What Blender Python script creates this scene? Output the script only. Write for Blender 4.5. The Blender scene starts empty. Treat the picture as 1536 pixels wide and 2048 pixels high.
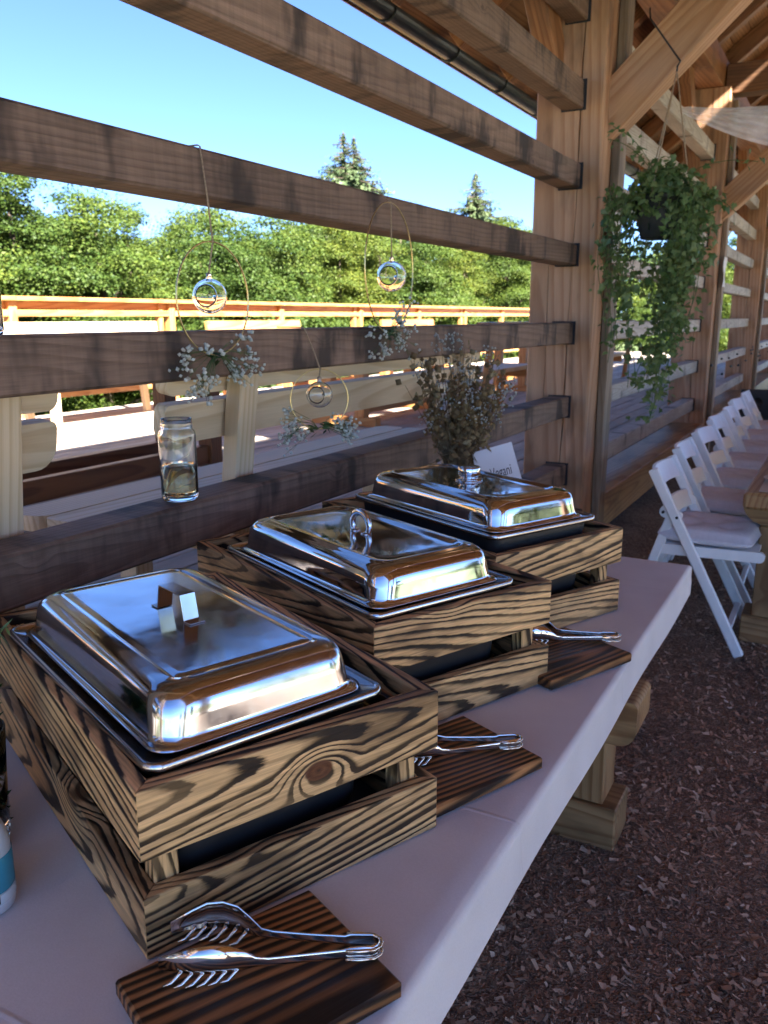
import bpy, bmesh, math, random
import numpy as np
from mathutils import Matrix, Vector, Euler

R = math.radians
rnd = random.Random(7)
sc = bpy.context.scene
COL = sc.collection

# ------------------------------------------------------------------ camera, sky, sun, exposure
CAM = Vector((0.0, 0.0, 1.46))
PITCH, YAW = 13.134, 28.662
cd = bpy.data.cameras.new('camera')
cam = bpy.data.objects.new('camera', cd)
COL.objects.link(cam)
cam.location = CAM
cam.rotation_euler = (R(90 - PITCH), 0, R(YAW))
cd.sensor_fit = 'VERTICAL'
cd.sensor_height = 36.0
cd.lens = 36.0 * 1680 / 2048
cd.clip_start = 0.02
cd.clip_end = 500
cd.dof.use_dof = True
cd.dof.focus_distance = 1.25
cd.dof.aperture_fstop = 9.5
sc.camera = cam

SUN_EL, SUN_AZ = 41.0, 115.0        # azimuth measured from +Y towards +X
w = bpy.data.worlds.new('World')
sc.world = w
w.use_nodes = True
wn = w.node_tree
bg = wn.nodes['Background']
sky = wn.nodes.new('ShaderNodeTexSky')
sky.sky_type = 'NISHITA'
sky.sun_disc = False
sky.sun_elevation = R(SUN_EL)
sky.sun_rotation = R(SUN_AZ)
sky.altitude = 300
sky.air_density = 0.4
sky.dust_density = 0.2
sky.ozone_density = 6.0
wn.links.new(sky.outputs[0], bg.inputs[0])
bg.inputs[1].default_value = 0.05

sd = bpy.data.lights.new('sun', 'SUN')
sd.energy = 5.0
sd.angle = R(0.53)
sd.color = (1.0, 0.94, 0.85)
sun = bpy.data.objects.new('sun', sd)
COL.objects.link(sun)
sv = Vector((math.sin(R(SUN_AZ)) * math.cos(R(SUN_EL)), math.cos(R(SUN_AZ)) * math.cos(R(SUN_EL)), math.sin(R(SUN_EL))))
sun.rotation_euler = sv.to_track_quat('Z', 'Y').to_euler()
sun.location = (8, -4, 12)

vs = sc.view_settings
vs.view_transform = 'Standard'
vs.look = 'None'
vs.exposure = 3.5
vs.gamma = 1.0
vs.use_curve_mapping = False
sc.render.engine = 'CYCLES'
sc.cycles.use_denoising = True
sc.cycles.max_bounces = 10
sc.cycles.diffuse_bounces = 5
sc.cycles.glossy_bounces = 5
sc.cycles.transmission_bounces = 10
sc.cycles.transparent_max_bounces = 12
sc.cycles.caustics_reflective = False
sc.cycles.caustics_refractive = False
sc.cycles.sample_clamp_indirect = 6.0

# ------------------------------------------------------------------ helpers: objects
MATS = {}
OM = {}                     # object -> matrix in the space of its top-level thing


def tag(o, label=None, cat=None, group=None, kind=None):
    if label: o['label'] = label
    if cat: o['category'] = cat
    if group: o['group'] = group
    if kind: o['kind'] = kind
    return o


def empty(name, loc=(0, 0, 0), rz=0.0, label=None, cat=None, group=None):
    o = bpy.data.objects.new(name, None)
    COL.objects.link(o)
    o.empty_display_size = 0.1
    o.location = loc
    o.rotation_euler = (0, 0, rz)
    OM[o] = Matrix.Identity(4)
    return tag(o, label, cat, group)


def mesh(name, verts, faces, smooth=False):
    m = bpy.data.meshes.new(name)
    m.from_pydata([tuple(v) for v in verts], [], faces)
    if len(faces) < 9000:
        bm = bmesh.new()
        bm.from_mesh(m)
        bmesh.ops.recalc_face_normals(bm, faces=bm.faces)
        bm.to_mesh(m)
        bm.free()
    if smooth:
        m.polygons.foreach_set('use_smooth', [True] * len(m.polygons))
    m.update()
    return m


def link(name, me, mat, parent=None, mtx=None):
    o = bpy.data.objects.new(name, me)
    COL.objects.link(o)
    if mat is not None:
        if len(me.materials) == 0:
            me.materials.append(mat)
        elif me.materials[0] != mat:
            o.material_slots[0].link = 'OBJECT'
            o.material_slots[0].material = mat
    mtx = mtx or Matrix.Identity(4)
    if parent is not None:
        o.parent = parent
        if parent.type != 'EMPTY':
            o.matrix_parent_inverse = OM[parent].inverted()
        o.matrix_basis = mtx
    else:
        o.matrix_basis = mtx
    OM[o] = mtx if parent is not None else Matrix.Identity(4)
    return o


def copy_tree(o, parent=None):
    c = o.copy()
    COL.objects.link(c)
    OM[c] = OM[o]
    if parent is not None:
        c.parent = parent
    for ch in list(o.children):
        copy_tree(ch, c)
    return c


_boxes = {}


def box_mesh(sx, sy, sz, b=0.004):
    key = (round(sx, 4), round(sy, 4), round(sz, 4), round(b, 4))
    if key in _boxes:
        return _boxes[key]
    hx, hy, hz = sx / 2, sy / 2, sz / 2
    b = min(b, hx * .45, hy * .45, hz * .45)
    V, idx = [], {}
    for i in (-1, 1):
        for j in (-1, 1):
            for k in (-1, 1):
                for a in range(3):
                    p = [i * hx, j * hy, k * hz]
                    for q in range(3):
                        if q != a:
                            p[q] -= b * (i, j, k)[q]
                    idx[(i, j, k, a)] = len(V)
                    V.append(p)
    F = []
    for a in range(3):
        u, v = (a + 1) % 3, (a + 2) % 3
        for s in (-1, 1):
            f = []
            for (p, q) in ((-1, -1), (1, -1), (1, 1), (-1, 1)):
                c = [0, 0, 0]; c[a] = s; c[u] = p; c[v] = q
                f.append(idx[tuple(c) + (a,)])
            F.append(f if s > 0 else f[::-1])
    for a in range(3):
        u, v = (a + 1) % 3, (a + 2) % 3
        for p in (-1, 1):
            for q in (-1, 1):
                c0 = [0, 0, 0]; c0[a] = -1; c0[u] = p; c0[v] = q
                c1 = list(c0); c1[a] = 1
                f = [idx[tuple(c0) + (u,)], idx[tuple(c1) + (u,)], idx[tuple(c1) + (v,)], idx[tuple(c0) + (v,)]]
                F.append(f if p * q < 0 else f[::-1])
    for i in (-1, 1):
        for j in (-1, 1):
            for k in (-1, 1):
                f = [idx[(i, j, k, 0)], idx[(i, j, k, 1)], idx[(i, j, k, 2)]]
                F.append(f if i * j * k > 0 else f[::-1])
    m = mesh('block', V, F)
    _boxes[key] = m
    return m


_box_by_mat = {}


def block(name, mat, parent, size, mtx, b=0.004):
    me = box_mesh(*size, b)
    key = (me.name, mat.name)
    if key not in _box_by_mat:
        m2 = me.copy()
        m2.materials.append(mat)
        _box_by_mat[key] = m2
    return link(name, _box_by_mat[key], mat, parent, mtx)


def span(name, mat, parent, p0, p1, wid, hei, up=(0, 0, 1), b=0.004):
    """a board from p0 to p1: local X is the grain, local Y the width, local Z the height"""
    p0, p1 = Vector(p0), Vector(p1)
    d = p1 - p0
    x = d.normalized()
    y = Vector(up).cross(x)
    if y.length < 1e-5:
        y = Vector((0, 1, 0)).cross(x)
    y.normalize()
    z = x.cross(y)
    m = Matrix(((x.x, y.x, z.x, 0), (x.y, y.y, z.y, 0), (x.z, y.z, z.z, 0), (0, 0, 0, 1)))
    m.translation = (p0 + p1) / 2
    return block(name, mat, parent, (d.length, wid, hei), m, b)


def bar(name, mat, parent, lo, hi, axis=None, b=0.004):
    """axis aligned board between two corners; local X runs along `axis` (longest by default)"""
    lo, hi = Vector(lo), Vector(hi)
    s = hi - lo
    if axis is None:
        axis = max(range(3), key=lambda i: s[i])
    c = (lo + hi) / 2
    p0, p1 = c.copy(), c.copy()
    p0[axis] = lo[axis]
    p1[axis] = hi[axis]
    if axis == 2:
        return span(name, mat, parent, p0, p1, s[0], s[1], (0, 1, 0), b)
    o = [1, 0, 2][axis]
    return span(name, mat, parent, p0, p1, s[o] if axis < 2 else s[0], s[2], (0, 0, 1), b)


def tube(pts, r, n=8, closed=False, cap=True, flat=1.0):
    P = [Vector(p) for p in pts]
    m = len(P)
    rr = r if isinstance(r, (list, tuple)) else [r] * m
    V, F = [], []
    prev = None
    for i, p in enumerate(P):
        if closed:
            t = P[(i + 1) % m] - P[i - 1]
        else:
            t = P[min(i + 1, m - 1)] - P[max(i - 1, 0)]
        t.normalize()
        if prev is None:
            a = Vector((0, 0, 1)) if abs(t.z) < .9 else Vector((1, 0, 0))
            u = t.cross(a).normalized()
        else:
            u = (prev - t * prev.dot(t))
            if u.length < 1e-6:
                u = t.orthogonal()
            u.normalize()
        prev = u
        v = t.cross(u)
        for k in range(n):
            an = 2 * math.pi * k / n
            V.append(p + u * (math.cos(an) * rr[i]) + v * (math.sin(an) * rr[i] * flat))
    last = m if closed else m - 1
    for i in range(last):
        j = (i + 1) % m
        for k in range(n):
            l = (k + 1) % n
            F.append((i * n + k, i * n + l, j * n + l, j * n + k))
    if cap and not closed:
        F.append(tuple(range(n))[::-1])
        F.append(tuple((m - 1) * n + k for k in range(n)))
    return V, F


def lathe(prof, n=32, close_bottom=True, close_top=False):
    V, F = [], []
    for (r, z) in prof:
        for k in range(n):
            a = 2 * math.pi * k / n
            V.append((r * math.cos(a), r * math.sin(a), z))
    for i in range(len(prof) - 1):
        for k in range(n):
            l = (k + 1) % n
            F.append((i * n + k, i * n + l, (i + 1) * n + l, (i + 1) * n + k))
    if close_bottom:
        F.append(tuple(range(n))[::-1])
    if close_top:
        F.append(tuple((len(prof) - 1) * n + k for k in range(n)))
    return V, F


def join(parts):
    V, F = [], []
    for v, f in parts:
        o = len(V)
        V += [tuple(p) for p in v]
        F += [tuple(i + o for i in q) for q in f]
    return V, F


def prism(poly, h, axis='z'):
    """extrude a 2-D outline symmetrically by h"""
    n = len(poly)
    V = []
    for s in (-.5, .5):
        for (a, b) in poly:
            if axis == 'z': V.append((a, b, s * h))
            elif axis == 'y': V.append((a, s * h, b))
            else: V.append((s * h, a, b))
    F = [tuple(range(n))[::-1], tuple(range(n, 2 * n))]
    for i in range(n):
        j = (i + 1) % n
        F.append((i, j, n + j, n + i))
    if axis == 'y':
        F = [f[::-1] for f in F]
    return V, F


def T(x, y, z): return Matrix.Translation((x, y, z))


def RZ(a): return Matrix.Rotation(a, 4, 'Z')


# ------------------------------------------------------------------ helpers: materials
class G:
    def __init__(s, name):
        s.m = bpy.data.materials.new(name)
        s.m.use_nodes = True
        s.t = s.m.node_tree
        s.b = s.t.nodes['Principled BSDF']
        s.out = s.t.nodes['Material Output']
        MATS[name] = s.m

    def n(s, typ, ins=None, **at):
        nd = s.t.nodes.new('ShaderNode' + typ)
        for k, v in at.items():
            setattr(nd, k, v)
        for k, v in (ins or {}).items():
            s.set(nd.inputs[k], v)
        return nd

    def set(s, sock, v):
        if isinstance(v, bpy.types.NodeSocket):
            s.t.links.new(v, sock)
        elif isinstance(v, (tuple, list)) and sock.type == 'RGBA' and len(v) == 3:
            sock.default_value = (*v, 1)
        else:
            sock.default_value = v

    def ma(s, op, a, b=0.0, c=None, clamp=False):
        nd = s.n('Math', {0: a, 1: b}, operation=op, use_clamp=clamp)
        if c is not None:
            s.set(nd.inputs[2], c)
        return nd.outputs[0]

    def xyz(s, x, y, z):
        return s.n('CombineXYZ', {0: x, 1: y, 2: z}).outputs[0]

    def noise(s, vec, scale=1.0, detail=3.0, rough=.5, dist=0.0):
        return s.n('TexNoise', {'Vector': vec, 'Scale': scale, 'Detail': detail, 'Roughness': rough, 'Distortion': dist}).outputs[0]

    def ramp(s, fac, pts, interp='LINEAR'):
        nd = s.n('ValToRGB', {0: fac})
        cr = nd.color_ramp
        cr.interpolation = interp
        while len(cr.elements) < len(pts):
            cr.elements.new(.5)
        for e, (p, c) in zip(cr.elements, pts):
            e.position = p
            e.color = (*c, 1) if isinstance(c, (tuple, list)) else (c, c, c, 1)
        return nd.outputs[0]

    def mix(s, f, a, b, mode='MIX'):
        nd = s.n('Mix', data_type='RGBA', blend_type=mode)
        s.set(nd.inputs[0], f); s.set(nd.inputs[6], a); s.set(nd.inputs[7], b)
        return nd.outputs[2]

    def rng(s, v, a, b, c=0.0, d=1.0, smooth=False):
        return s.n('MapRange', {0: v, 1: a, 2: b, 3: c, 4: d}, interpolation_type='SMOOTHSTEP' if smooth else 'LINEAR').outputs[0]

    def fin(s, **kw):
        for k, v in kw.items():
            s.set(s.b.inputs[k.replace('_', ' ')], v)
        return s.m


def wood(name, light, dark, freq=60, amp=.03, nx=2.0, nyz=7.0, oy=.12, fiber=.3, rough=.6, knot=0.02, kscale=4.0,
         prof=((0, 0), (.45, .12), (.82, 1), (.93, .8), (1, 0)), stain=None, stain_amt=.6, stain_scale=(5, 3, 1.6), stain_lo=.5, stain_hi=.66,
         bump=.25, tone=.25, ragged=.0012, zoff=.1, saw=0.0, modul=0.0, warp=0.0, fixed_knot=None, burn=None, cone=.04, spec=.3):
    g = G(name)
    tc = g.n('TexCoord').outputs['Object']
    rn = g.n('ObjectInfo').outputs['Random']
    sp = g.n('SeparateXYZ', {0: tc})
    x = g.ma('ADD', sp.outputs[0], g.ma('MULTIPLY', rn, 61.0))
    y, z = sp.outputs[1], sp.outputs[2]
    r2 = g.ma('FRACT', g.ma('MULTIPLY', rn, 17.31))
    n1 = g.noise(g.xyz(g.ma('MULTIPLY', x, nx), g.ma('MULTIPLY', y, nyz), g.ma('MULTIPLY', z, nyz)), 1.0, 2.0, .5)
    ry = g.ma('ADD', y, g.ma('MULTIPLY_ADD', r2, oy, oy * .35))
    rz = g.ma('ADD', z, g.ma('MULTIPLY_ADD', rn, zoff, -zoff / 2))
    r = g.ma('SQRT', g.ma('ADD', g.ma('MULTIPLY', ry, ry), g.ma('MULTIPLY', rz, rz)))
    r = g.ma('ADD', r, g.ma('MULTIPLY', g.ma('SUBTRACT', n1, .5), amp))
    r = g.ma('ADD', r, g.ma('MULTIPLY', sp.outputs[0], cone))
    rg = g.noise(g.xyz(g.ma('MULTIPLY', x, 14.0), g.ma('MULTIPLY', y, 90.0), g.ma('MULTIPLY', z, 90.0)), 1.0, 4.0, .65)
    r = g.ma('ADD', r, g.ma('MULTIPLY', g.ma('SUBTRACT', rg, .5), ragged))
    kn = None
    if knot:
        vo = g.n('TexVoronoi', {'Vector': g.xyz(g.ma('MULTIPLY', x, 1.0), g.ma('MULTIPLY', y, .3), g.ma('MULTIPLY_ADD', z, 1.8, g.ma('MULTIPLY', rn, 9.0))), 'Scale': kscale, 'Randomness': 1.0}).outputs['Distance']
        kn = g.rng(vo, 0.0, .22, 1.0, 0.0, True)
        r = g.ma('ADD', r, g.ma('MULTIPLY', kn, knot))
    if fixed_knot:
        ex = g.ma('MULTIPLY', g.ma('SUBTRACT', sp.outputs[0], fixed_knot[0]), .62)
        ez = g.ma('SUBTRACT', z, fixed_knot[1])
        kd = g.ma('SQRT', g.ma('ADD', g.ma('MULTIPLY', ex, ex), g.ma('MULTIPLY', ez, ez)))
        r = g.ma('ADD', r, g.ma('MULTIPLY', g.rng(kd, 0.0, .045, 1.0, 0.0, True), .040))
    if warp:
        r = g.ma('ADD', r, g.ma('MULTIPLY', g.noise(g.xyz(g.ma('MULTIPLY', r, 38.0), g.ma('MULTIPLY', rn, 50.0), 0.0), 1.0, 2.0), warp * 2))
    t = g.ma('FRACT', g.ma('MULTIPLY', r, freq))
    ring = g.ramp(t, prof)
    if modul:
        mo = g.noise(g.xyz(g.ma('MULTIPLY', x, 3.0), g.ma('MULTIPLY', y, 18.0), g.ma('MULTIPLY', z, 18.0)), 1.0, 4.0, .6)
        ring = g.ma('ADD', ring, g.ma('MULTIPLY', g.ma('SUBTRACT', mo, .545), modul * 2.6), clamp=True)
        fade = g.noise(g.xyz(g.ma('MULTIPLY', x, 3.3), g.ma('MULTIPLY', y, 11.0), g.ma('MULTIPLY_ADD', z, 11.0, 3.7)), 1.0, 3.0, .6)
        ring = g.ma('MULTIPLY', ring, g.rng(fade, .32, .54, .62, 1.0, True))
    c = g.mix(ring, light, dark) if burn is None else g.ramp(ring, ((0, light), (.4, tuple(k * .42 for k in light)), (.75, tuple(k * .10 for k in light)), (1, dark)))
    if knot:
        c = g.mix(g.rng(vo, .035, .07, .75, 0.0, True), c, tuple(k * .6 for k in dark) if burn is None else (.10, .035, .012))
    if fixed_knot:
        c = g.mix(g.rng(kd, .011, .014, 1.0, 0.0, True), c, g.ramp(g.ma('MULTIPLY', kd, 70.0), ((0, (.05, .018, .008)), (.35, (.17, .065, .025)), (.6, (.11, .04, .016)), (.85, (.16, .06, .025)), (1, (.02, .01, .006)))))
    fb = g.noise(g.xyz(g.ma('MULTIPLY', x, 6.0), g.ma('MULTIPLY', y, 220.0), g.ma('MULTIPLY', z, 220.0)), 1.0, 4.0, .7)
    c = g.mix(1.0, c, g.ramp(fb, ((.25, 1 - fiber), (.75, 1 + fiber * .35))), 'MULTIPLY')
    if saw:
        sw = g.noise(g.xyz(g.ma('MULTIPLY', x, 70.0), g.ma('MULTIPLY', y, 9.0), g.ma('MULTIPLY_ADD', z, 5.0, g.ma('MULTIPLY', x, 16.0))), 1.0, 2.0, .6)
        c = g.mix(1.0, c, g.ramp(sw, ((.3, 1 - saw), (.7, 1 + saw * .4))), 'MULTIPLY')
    lf = g.noise(g.xyz(g.ma('MULTIPLY', x, 1.7), g.ma('MULTIPLY', y, 9.0), g.ma('MULTIPLY', z, 9.0)), 1.0, 3.0)
    tv = g.ma('ADD', g.rng(lf, .25, .75, 1 - tone, 1 + tone * .5), g.ma('MULTIPLY', g.ma('SUBTRACT', r2, .5), tone))
    c = g.mix(1.0, c, g.n('CombineColor', {0: tv, 1: tv, 2: tv}).outputs[0], 'MULTIPLY')
    if burn:
        bn = g.noise(g.xyz(g.ma('MULTIPLY', x, 4.5), g.ma('MULTIPLY', y, 12.0), g.ma('MULTIPLY', z, 13.0)), 1.0, 3.0, .55)
        bm = g.rng(bn, burn[0], burn[1], 0.0, 1.0, True)
        bm = g.ma('MULTIPLY', bm, g.ma('MULTIPLY_ADD', ring, .35, .62))
        c = g.mix(bm, c, g.mix(ring, (.035, .016, .008), (.010, .007, .006)))
    if stain:
        sn = g.noise(g.xyz(g.ma('MULTIPLY', x, stain_scale[0]), g.ma('MULTIPLY', y, stain_scale[1]), g.ma('MULTIPLY', z, stain_scale[2])), 1.0, 4.0, .6)
        sm = g.rng(sn, stain_lo, stain_hi, 0.0, stain_amt, True)
        c = g.mix(sm, c, stain)
    hgt = g.ma('ADD', g.ma('MULTIPLY', ring, -.6), g.ma('MULTIPLY', fb, .7))
    bp = g.n('Bump', {'Strength': bump, 'Distance': .002, 'Height': hgt}).outputs[0]
    g.fin(Base_Color=c, Roughness=g.rng(fb, .2, .8, rough - .08, rough + .12), Normal=bp)
    g.b.inputs['Specular IOR Level'].default_value = spec
    return g.m


def plain(name, col, rough=.5, metal=0.0, var=.12, scale=20, bump=0.0, spec=.5):
    g = G(name)
    tc = g.n('TexCoord').outputs['Object']
    nz = g.noise(tc, scale, 4.0, .6)
    c = g.mix(1.0, col, g.ramp(nz, ((.3, 1 - var), (.7, 1 + var))), 'MULTIPLY')
    kw = dict(Base_Color=c, Roughness=rough, Metallic=metal)
    if bump:
        kw['Normal'] = g.n('Bump', {'Strength': bump, 'Distance': .002, 'Height': nz}).outputs[0]
    g.fin(**kw)
    g.b.inputs['Specular IOR Level'].default_value = spec
    return g.m


CHAR = wood('charred_pine', (.76, .475, .215), (.020, .012, .008), freq=88, amp=.046, nx=1.15, nyz=9, oy=.06, zoff=.2, modul=.7, warp=.010, fiber=.55, rough=.5, knot=.04, kscale=2.2, ragged=.0065,
            prof=((0, .9), (.04, .3), (.10, 0), (.50, .04), (.66, .35), (.78, 1), (.97, 1), (1, .9)), burn=(.50, .64), bump=.55, tone=.2, cone=.10)
CHARK = wood('charred_knotty_pine', (.76, .475, .215), (.020, .012, .008), freq=88, amp=.046, nx=1.15, nyz=9, oy=.06, zoff=.2, modul=.7, warp=.010, fiber=.55, rough=.5, knot=0, fixed_knot=(.018, -.010), ragged=.0065,
            prof=((0, .9), (.04, .3), (.10, 0), (.50, .04), (.66, .35), (.78, 1), (.97, 1), (1, .9)), burn=(.50, .64), bump=.55, tone=.2, cone=.10)
CHARB = wood('charred_board', (.44, .205, .078), (.014, .009, .007), freq=75, amp=.06, nx=1.6, nyz=7, oy=.10, fiber=.4, rough=.45, knot=.03, kscale=2.6,
             prof=((0, 1), (.1, .4), (.25, 0), (.5, .1), (.75, .8), (1, 1)), burn=(.44, .60), bump=.5, tone=.35, cone=.08)
RAIL = wood('weathered_rail', (.255, .168, .120), (.195, .126, .088), saw=.16, freq=70, amp=.03, fiber=.35, rough=.7, stain=(.030, .023, .020), stain_amt=.88,
            stain_scale=(5.0, 2.0, 2.0), stain_lo=.49, stain_hi=.62, bump=.5, tone=.3)
RAIL_LIT = wood('skylit_rail', (.54, .49, .43), (.40, .35, .30), freq=70, amp=.03, fiber=.35, rough=.7, stain=(.05, .04, .035), stain_amt=.7,
             stain_scale=(4.0, 2.0, 2.0), stain_lo=.54, stain_hi=.66, bump=.5, tone=.25)  # paler copy of the rail wood: skylight on the far bays put into colour
BATTEN = wood('batten_wood', (.30, .225, .155), (.22, .155, .10), freq=50, amp=.03, fiber=.3, rough=.65, stain=(.09, .065, .045), stain_amt=.6, stain_scale=(1.5, 5, 5), bump=.3)
POST = wood('larch_post', (.47, .272, .155), (.37, .190, .098), freq=30, amp=.05, nx=.9, nyz=5, oy=.16, fiber=.22, rough=.62, stain=(.09, .058, .040), stain_amt=.65,
            stain_scale=(1.6, 6.0, 6.0), stain_lo=.50, stain_hi=.72, bump=.35, tone=.25, knot=.02, kscale=2.2)
ROOFW = wood('roof_wood', (.31, .145, .062), (.21, .085, .033), freq=45, amp=.04, nx=.8, fiber=.25, rough=.6, stain=(.08, .045, .028), stain_amt=.6,
             stain_scale=(1.5, 4, 4), bump=.3, tone=.35)
PALE = wood('pale_spruce', (.70, .55, .36), (.58, .42, .25), freq=55, amp=.03, nx=1.0, fiber=.12, rough=.55, bump=.2, tone=.12, knot=.015, kscale=2.2)
ORANGE = wood('orange_stain', (.50, .245, .085), (.38, .155, .048), freq=50, amp=.035, nx=1.0, fiber=.15, rough=.42, bump=.2, tone=.22, knot=.015, kscale=2.2)
BROWN = wood('brown_stain', (.20, .085, .035), (.12, .045, .02), freq=50, amp=.035, nx=1.0, fiber=.2, rough=.45, bump=.2, tone=.25)
DECKW = wood('deck_wood', (.46, .385, .32), (.36, .29, .235), freq=80, amp=.02, fiber=.35, rough=.65, bump=.5, tone=.3, stain=(.16, .125, .10), stain_amt=.5, stain_scale=(1.2, 6, 6))
TABLEW = wood('table_timber', (.38, .23, .105), (.25, .125, .05), freq=42, amp=.05, nx=1.0, fiber=.2, rough=.5, bump=.3, tone=.25, stain=(.08, .045, .022), stain_amt=.5, stain_scale=(2, 5, 5))
WHITE = plain('white_paint', (.80, .81, .82), .4, var=.04, scale=14)
BLACK = plain('black_plastic', (.012, .013, .016), .45, var=.2, scale=30)
DARKMETAL = plain('dark_gutter', (.035, .038, .038), .4, .6, var=.2)
TWINE = plain('twine', (.30, .22, .14), .9, var=.3, scale=200)
WIRE = plain('brass_wire', (.55, .43, .20), .3, 1.0, var=.1)
POT = plain('dark_pot', (.018, .022, .022), .6, var=.3, scale=30)
CARD = plain('card_paper', (.72, .72, .74), .8, var=.02)
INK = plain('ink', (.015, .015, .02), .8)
PLATE = plain('ceramic', (.75, .74, .72), .25, var=.03)
STEM = plain('dry_stem', (.15, .10, .055), .9, var=.3)
GSTEM = plain('green_stem', (.06, .10, .03), .8, var=.3)


def steel(name, rough, smear, col=(.60, .61, .63)):
    g = G(name)
    tc = g.n('TexCoord').outputs['Object']
    a = g.noise(tc, 9.0, 4.0, .6, .6)
    b = g.noise(tc, 60.0, 3.0, .6)
    ro = g.ma('ADD', g.rng(a, .35, .7, rough, rough + smear, True), g.rng(b, .3, .8, 0.0, smear * .3))
    lo = g.noise(tc, 14.0, 2.0, .4)
    g.fin(Base_Color=g.mix(g.rng(a, .4, .7, 0, .5), col, tuple(c * .82 for c in col)), Metallic=1.0, Roughness=ro,
          Normal=g.n('Bump', {'Strength': .12, 'Distance': .003, 'Height': lo}).outputs[0])
    return g.m


STEEL1 = steel('worn_steel', .07, .13, (.50, .54, .61))
STEEL2 = steel('polished_steel', .03, .09, (.55, .57, .61))
STEEL3 = steel('utensil_steel', .06, .06, (.70, .70, .70))
PANM = steel('pan_steel', .12, .12, (.42, .43, .45))


def glass(name, col=(1, 1, 1), rough=0.0, ior=1.45):
    g = G(name)
    g.fin(Base_Color=col, Roughness=rough, IOR=ior)
    g.b.inputs['Transmission Weight'].default_value = 1.0
    return g.m


GLASS = glass('clear_glass', (.97, .99, .98))
LIQ = glass('pale_liquid', (.97, .84, .52), 0, 1.33)


def leafmat(name, cols, trans=.35, rough=.5, tint=False):
    g = G(name)
    ri = g.n('NewGeometry').outputs['Random Per Island']
    oi = g.n('ObjectInfo').outputs['Random']
    n = len(cols)
    c = g.ramp(ri, [(i / max(1, n - 1), q) for i, q in enumerate(cols)])
    tc = g.n('TexCoord').outputs['Object']
    nz = g.noise(tc, .45, 2.0)
    c = g.mix(1.0, c, g.ramp(nz, ((.3, (.65, .78, .78)), (.7, (1.15, 1.10, .95)))), 'MULTIPLY')
    c = g.mix(1.0, c, g.ramp(oi, ((0, (.62, .74, .78)), (.35, (.85, .92, .88)), (.7, (1.0, 1.02, 1)), (1, (1.25, 1.12, .9)))), 'MULTIPLY') if tint else c
    g.fin(Base_Color=c, Roughness=rough)
    g.b.inputs['Specular IOR Level'].default_value = .25
    tr = g.n('BsdfTranslucent', {0: c})
    mx = g.n('MixShader', {0: trans, 1: g.b.outputs[0], 2: tr.outputs[0]})
    g.t.links.new(mx.outputs[0], g.out.inputs[0])
    return g.m


LEAF = leafmat('broad_leaves', ((.044, .076, .013), (.070, .104, .017), (.100, .124, .020), (.040, .068, .014)), .35, .6, True)
NEEDLE = leafmat('spruce_needles', ((.045, .070, .032), (.065, .092, .042), (.085, .11, .048)), .15)
IVY = leafmat('ivy_leaves', ((.08, .14, .045), (.12, .19, .065), (.18, .24, .10), (.06, .11, .04)), .35, .4)
GREENERY = leafmat('vase_greenery', ((.02, .045, .015), (.035, .07, .02)), .25)
BLOOM = leafmat('white_blossom', ((.62, .64, .66), (.72, .72, .72)), .3, .8)
DRY = leafmat('dried_flowers', ((.24, .15, .08), (.34, .24, .13), (.17, .11, .065), (.45, .36, .22)), .35, .9)
DRYW = leafmat('dried_white', ((.42, .42, .44), (.55, .54, .54)), .3, .9)
BARK = wood('bark', (.10, .075, .055), (.05, .038, .03), freq=30, fiber=.5, rough=.9, knot=0)

# ------------------------------------------------------------------ ground and floor
def ground_z(x, y):
    d = max(0.0, -7.3 - x, x - 9.0, -9.0 - y, y - 30.0)
    return -0.03 - 2.0 * min(1.0, d / 9.0) ** 1.3


def make_ground():
    def axis(lo, hi):
        a = sorted(set([-160, -110, -75, -55, -42] + [lo + i * 1.6 for i in range(int((hi - lo) / 1.6) + 1)] + [42, 55, 75, 110, 160]))
        return a
    xs, ys = axis(-30, 30), axis(-20, 41)
    V = [(x, y, ground_z(x, y) + rnd.uniform(-.03, .03) * (1 if abs(x) > 9 else 0)) for y in ys for x in xs]
    n = len(xs)
    F = [(j * n + i, j * n + i + 1, (j + 1) * n + i + 1, (j + 1) * n + i) for j in range(len(ys) - 1) for i in range(n - 1)]
    g = G('grass_ground')
    tc = g.n('TexCoord').outputs['Object']
    a = g.noise(tc, .6, 5.0, .6)
    b = g.noise(tc, 14.0, 3.0, .6)
    c = g.ramp(a, ((.3, (.05, .085, .02)), (.55, (.09, .13, .035)), (.75, (.16, .15, .06))))
    c = g.mix(1.0, c, g.ramp(b, ((.3, .7), (.7, 1.25))), 'MULTIPLY')
    sx = g.n('SeparateXYZ', {0: tc}).outputs[0]
    edge = g.ma('ADD', sx, g.ma('MULTIPLY', g.ma('SUBTRACT', a, .5), 3.0))
    gravel = g.ramp(b, ((.3, (.42, .39, .34)), (.7, (.56, .52, .45))))  # unseen pale strip, added to bounce sunlight into the barn
    c = g.mix(g.ma('MULTIPLY', g.rng(edge, 3.0, 3.6), g.rng(edge, 8.0, 8.6, 1, 0)), c, gravel)
    g.fin(Base_Color=c, Roughness=.9)
    tag(link('ground', mesh('ground', V, F, True), g.m), kind='structure')


make_ground()

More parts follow.
